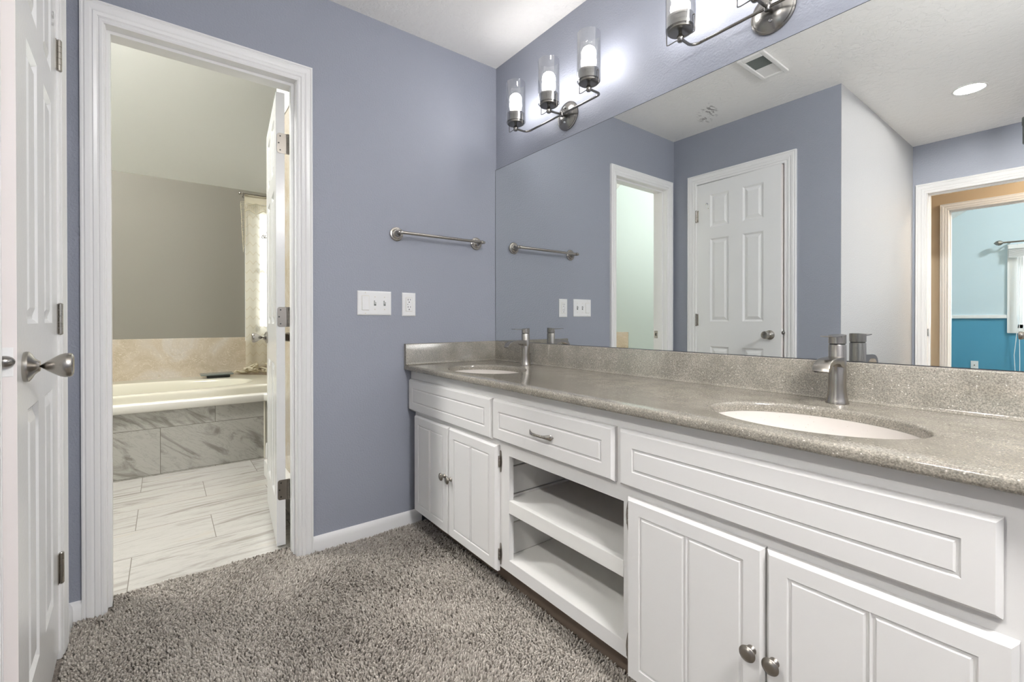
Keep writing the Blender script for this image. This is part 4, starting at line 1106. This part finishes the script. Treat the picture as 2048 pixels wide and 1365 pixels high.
obj('plate', MB().cbox((0.955, -7.4995, 0.325), (1.030, -7.493, 0.442), 0.003), M['plastic'], cp)
obj('jack', MB().lathe([(0.007, 0.0), (0.007, 0.008), (0.0, 0.008)], (0.9925, -7.493, 0.384), 'y', 12), M['nickel'], cp)

# ------------------------------------------------------------------ carpet pile: leaning yarn tufts as one mass
def carpet():
    sp = 0.0060
    xs = np.arange(-0.100, 2.15, sp); ys = np.arange(-1.752, -0.452, sp)
    X, Y = np.meshgrid(xs, ys, indexing='ij'); X = X.ravel(); Y = Y.ravel()
    X = X + rng.uniform(-0.45, 0.45, X.size) * sp; Y = Y + rng.uniform(-0.45, 0.45, Y.size) * sp
    rag = -0.100 + 0.004 * np.sin(Y * 31) + 0.003 * np.sin(Y * 77 + 1)
    keep = (Y > -1.746) & ((X > 0.017) | ((Y > YL + 0.014) & (Y < YR - 0.014) & (X > rag)))
    keep &= ~((X < 0.02) & (X > -0.002) & ((Y < YL + 0.006) | (Y > YR - 0.006)))
    keep &= ~((X > DX0 - 0.09) & (X < DX1 + 0.09) & (Y < -1.74) )
    X, Y = X[keep], Y[keep]; n = X.size
    def field(fx, fy, ph): return np.sin(X * fx + ph + 1.7 * np.sin(Y * fy * 0.7 + ph)) * np.cos(Y * fy - ph + 1.3 * np.sin(X * fx * 0.6))
    la = 1.9 * field(4.1, 5.3, 0.4) + 1.2 * field(9.7, 8.3, 1.9) + 0.5 * field(21, 25, 2.2)
    ang = la * 1.15 + rng.normal(0, 0.8, n)
    lean = 0.0036 + 0.0022 * rng.random(n)
    h = 0.0125 + 0.0042 * rng.random(n) + 0.0010 * field(7, 6, 0.2)
    r = 0.0029 + 0.0008 * rng.random(n)
    dx, dy = np.cos(ang) * lean, np.sin(ang) * lean
    K = 5
    th = rng.random(n) * 2 * PI
    lev = [(0.0, 0.0, 0.75), (0.45, 0.30, 1.05), (0.85, 0.80, 0.95), (1.0, 1.05, 0.42)]
    V = np.zeros((n, len(lev) * K, 3))
    for li, (hz, sh, rr) in enumerate(lev):
        tw = th + li * 0.5
        for k in range(K):
            a = tw + 2 * PI * k / K
            V[:, li * K + k, 0] = X + dx * sh + r * rr * np.cos(a)
            V[:, li * K + k, 1] = Y + dy * sh + r * rr * np.sin(a)
            V[:, li * K + k, 2] = -0.016 + h * hz
    quads = []
    for li in range(len(lev) - 1):
        for k in range(K):
            quads.append((li * K + k, li * K + (k + 1) % K, (li + 1) * K + (k + 1) % K, (li + 1) * K + k))
    Q = np.array(quads); nq = len(quads); nv = len(lev) * K
    base = (np.arange(n) * nv)[:, None, None]
    F4 = (Q[None] + base).reshape(-1)
    F5 = ((np.arange(K) + (len(lev) - 1) * K)[None] + (np.arange(n) * nv)[:, None]).reshape(-1)
    me = bpy.data.meshes.new('carpet_pile')
    me.vertices.add(n * nv); me.vertices.foreach_set('co', V.reshape(-1))
    me.loops.add(F4.size + F5.size); me.loops.foreach_set('vertex_index', np.concatenate([F4, F5]).astype(np.int32))
    me.polygons.add(n * nq + n)
    st = np.concatenate([np.arange(n * nq) * 4, F4.size + np.arange(n) * K]).astype(np.int32)
    me.polygons.foreach_set('loop_start', st)
    at = me.attributes.new('fleck', 'FLOAT', 'POINT')
    fk = np.clip(rng.normal(0.60, 0.24, n) + 0.17 * field(3.3, 4.1, 1.1) + 0.11 * field(8.5, 7.1, 0.3), 0, 1)      # yarn flecks plus pile shading painted in as light and dark patches
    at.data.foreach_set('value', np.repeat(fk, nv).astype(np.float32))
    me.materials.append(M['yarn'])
    me.update(calc_edges=True); me.validate()
    me.polygons.foreach_set('use_smooth', [True] * len(me.polygons))
    o = bpy.data.objects.new('carpet_pile', me); COL.objects.link(o)
    tag(o, 'taupe shag carpet covering the vanity room floor', 'carpet', kind='stuff')
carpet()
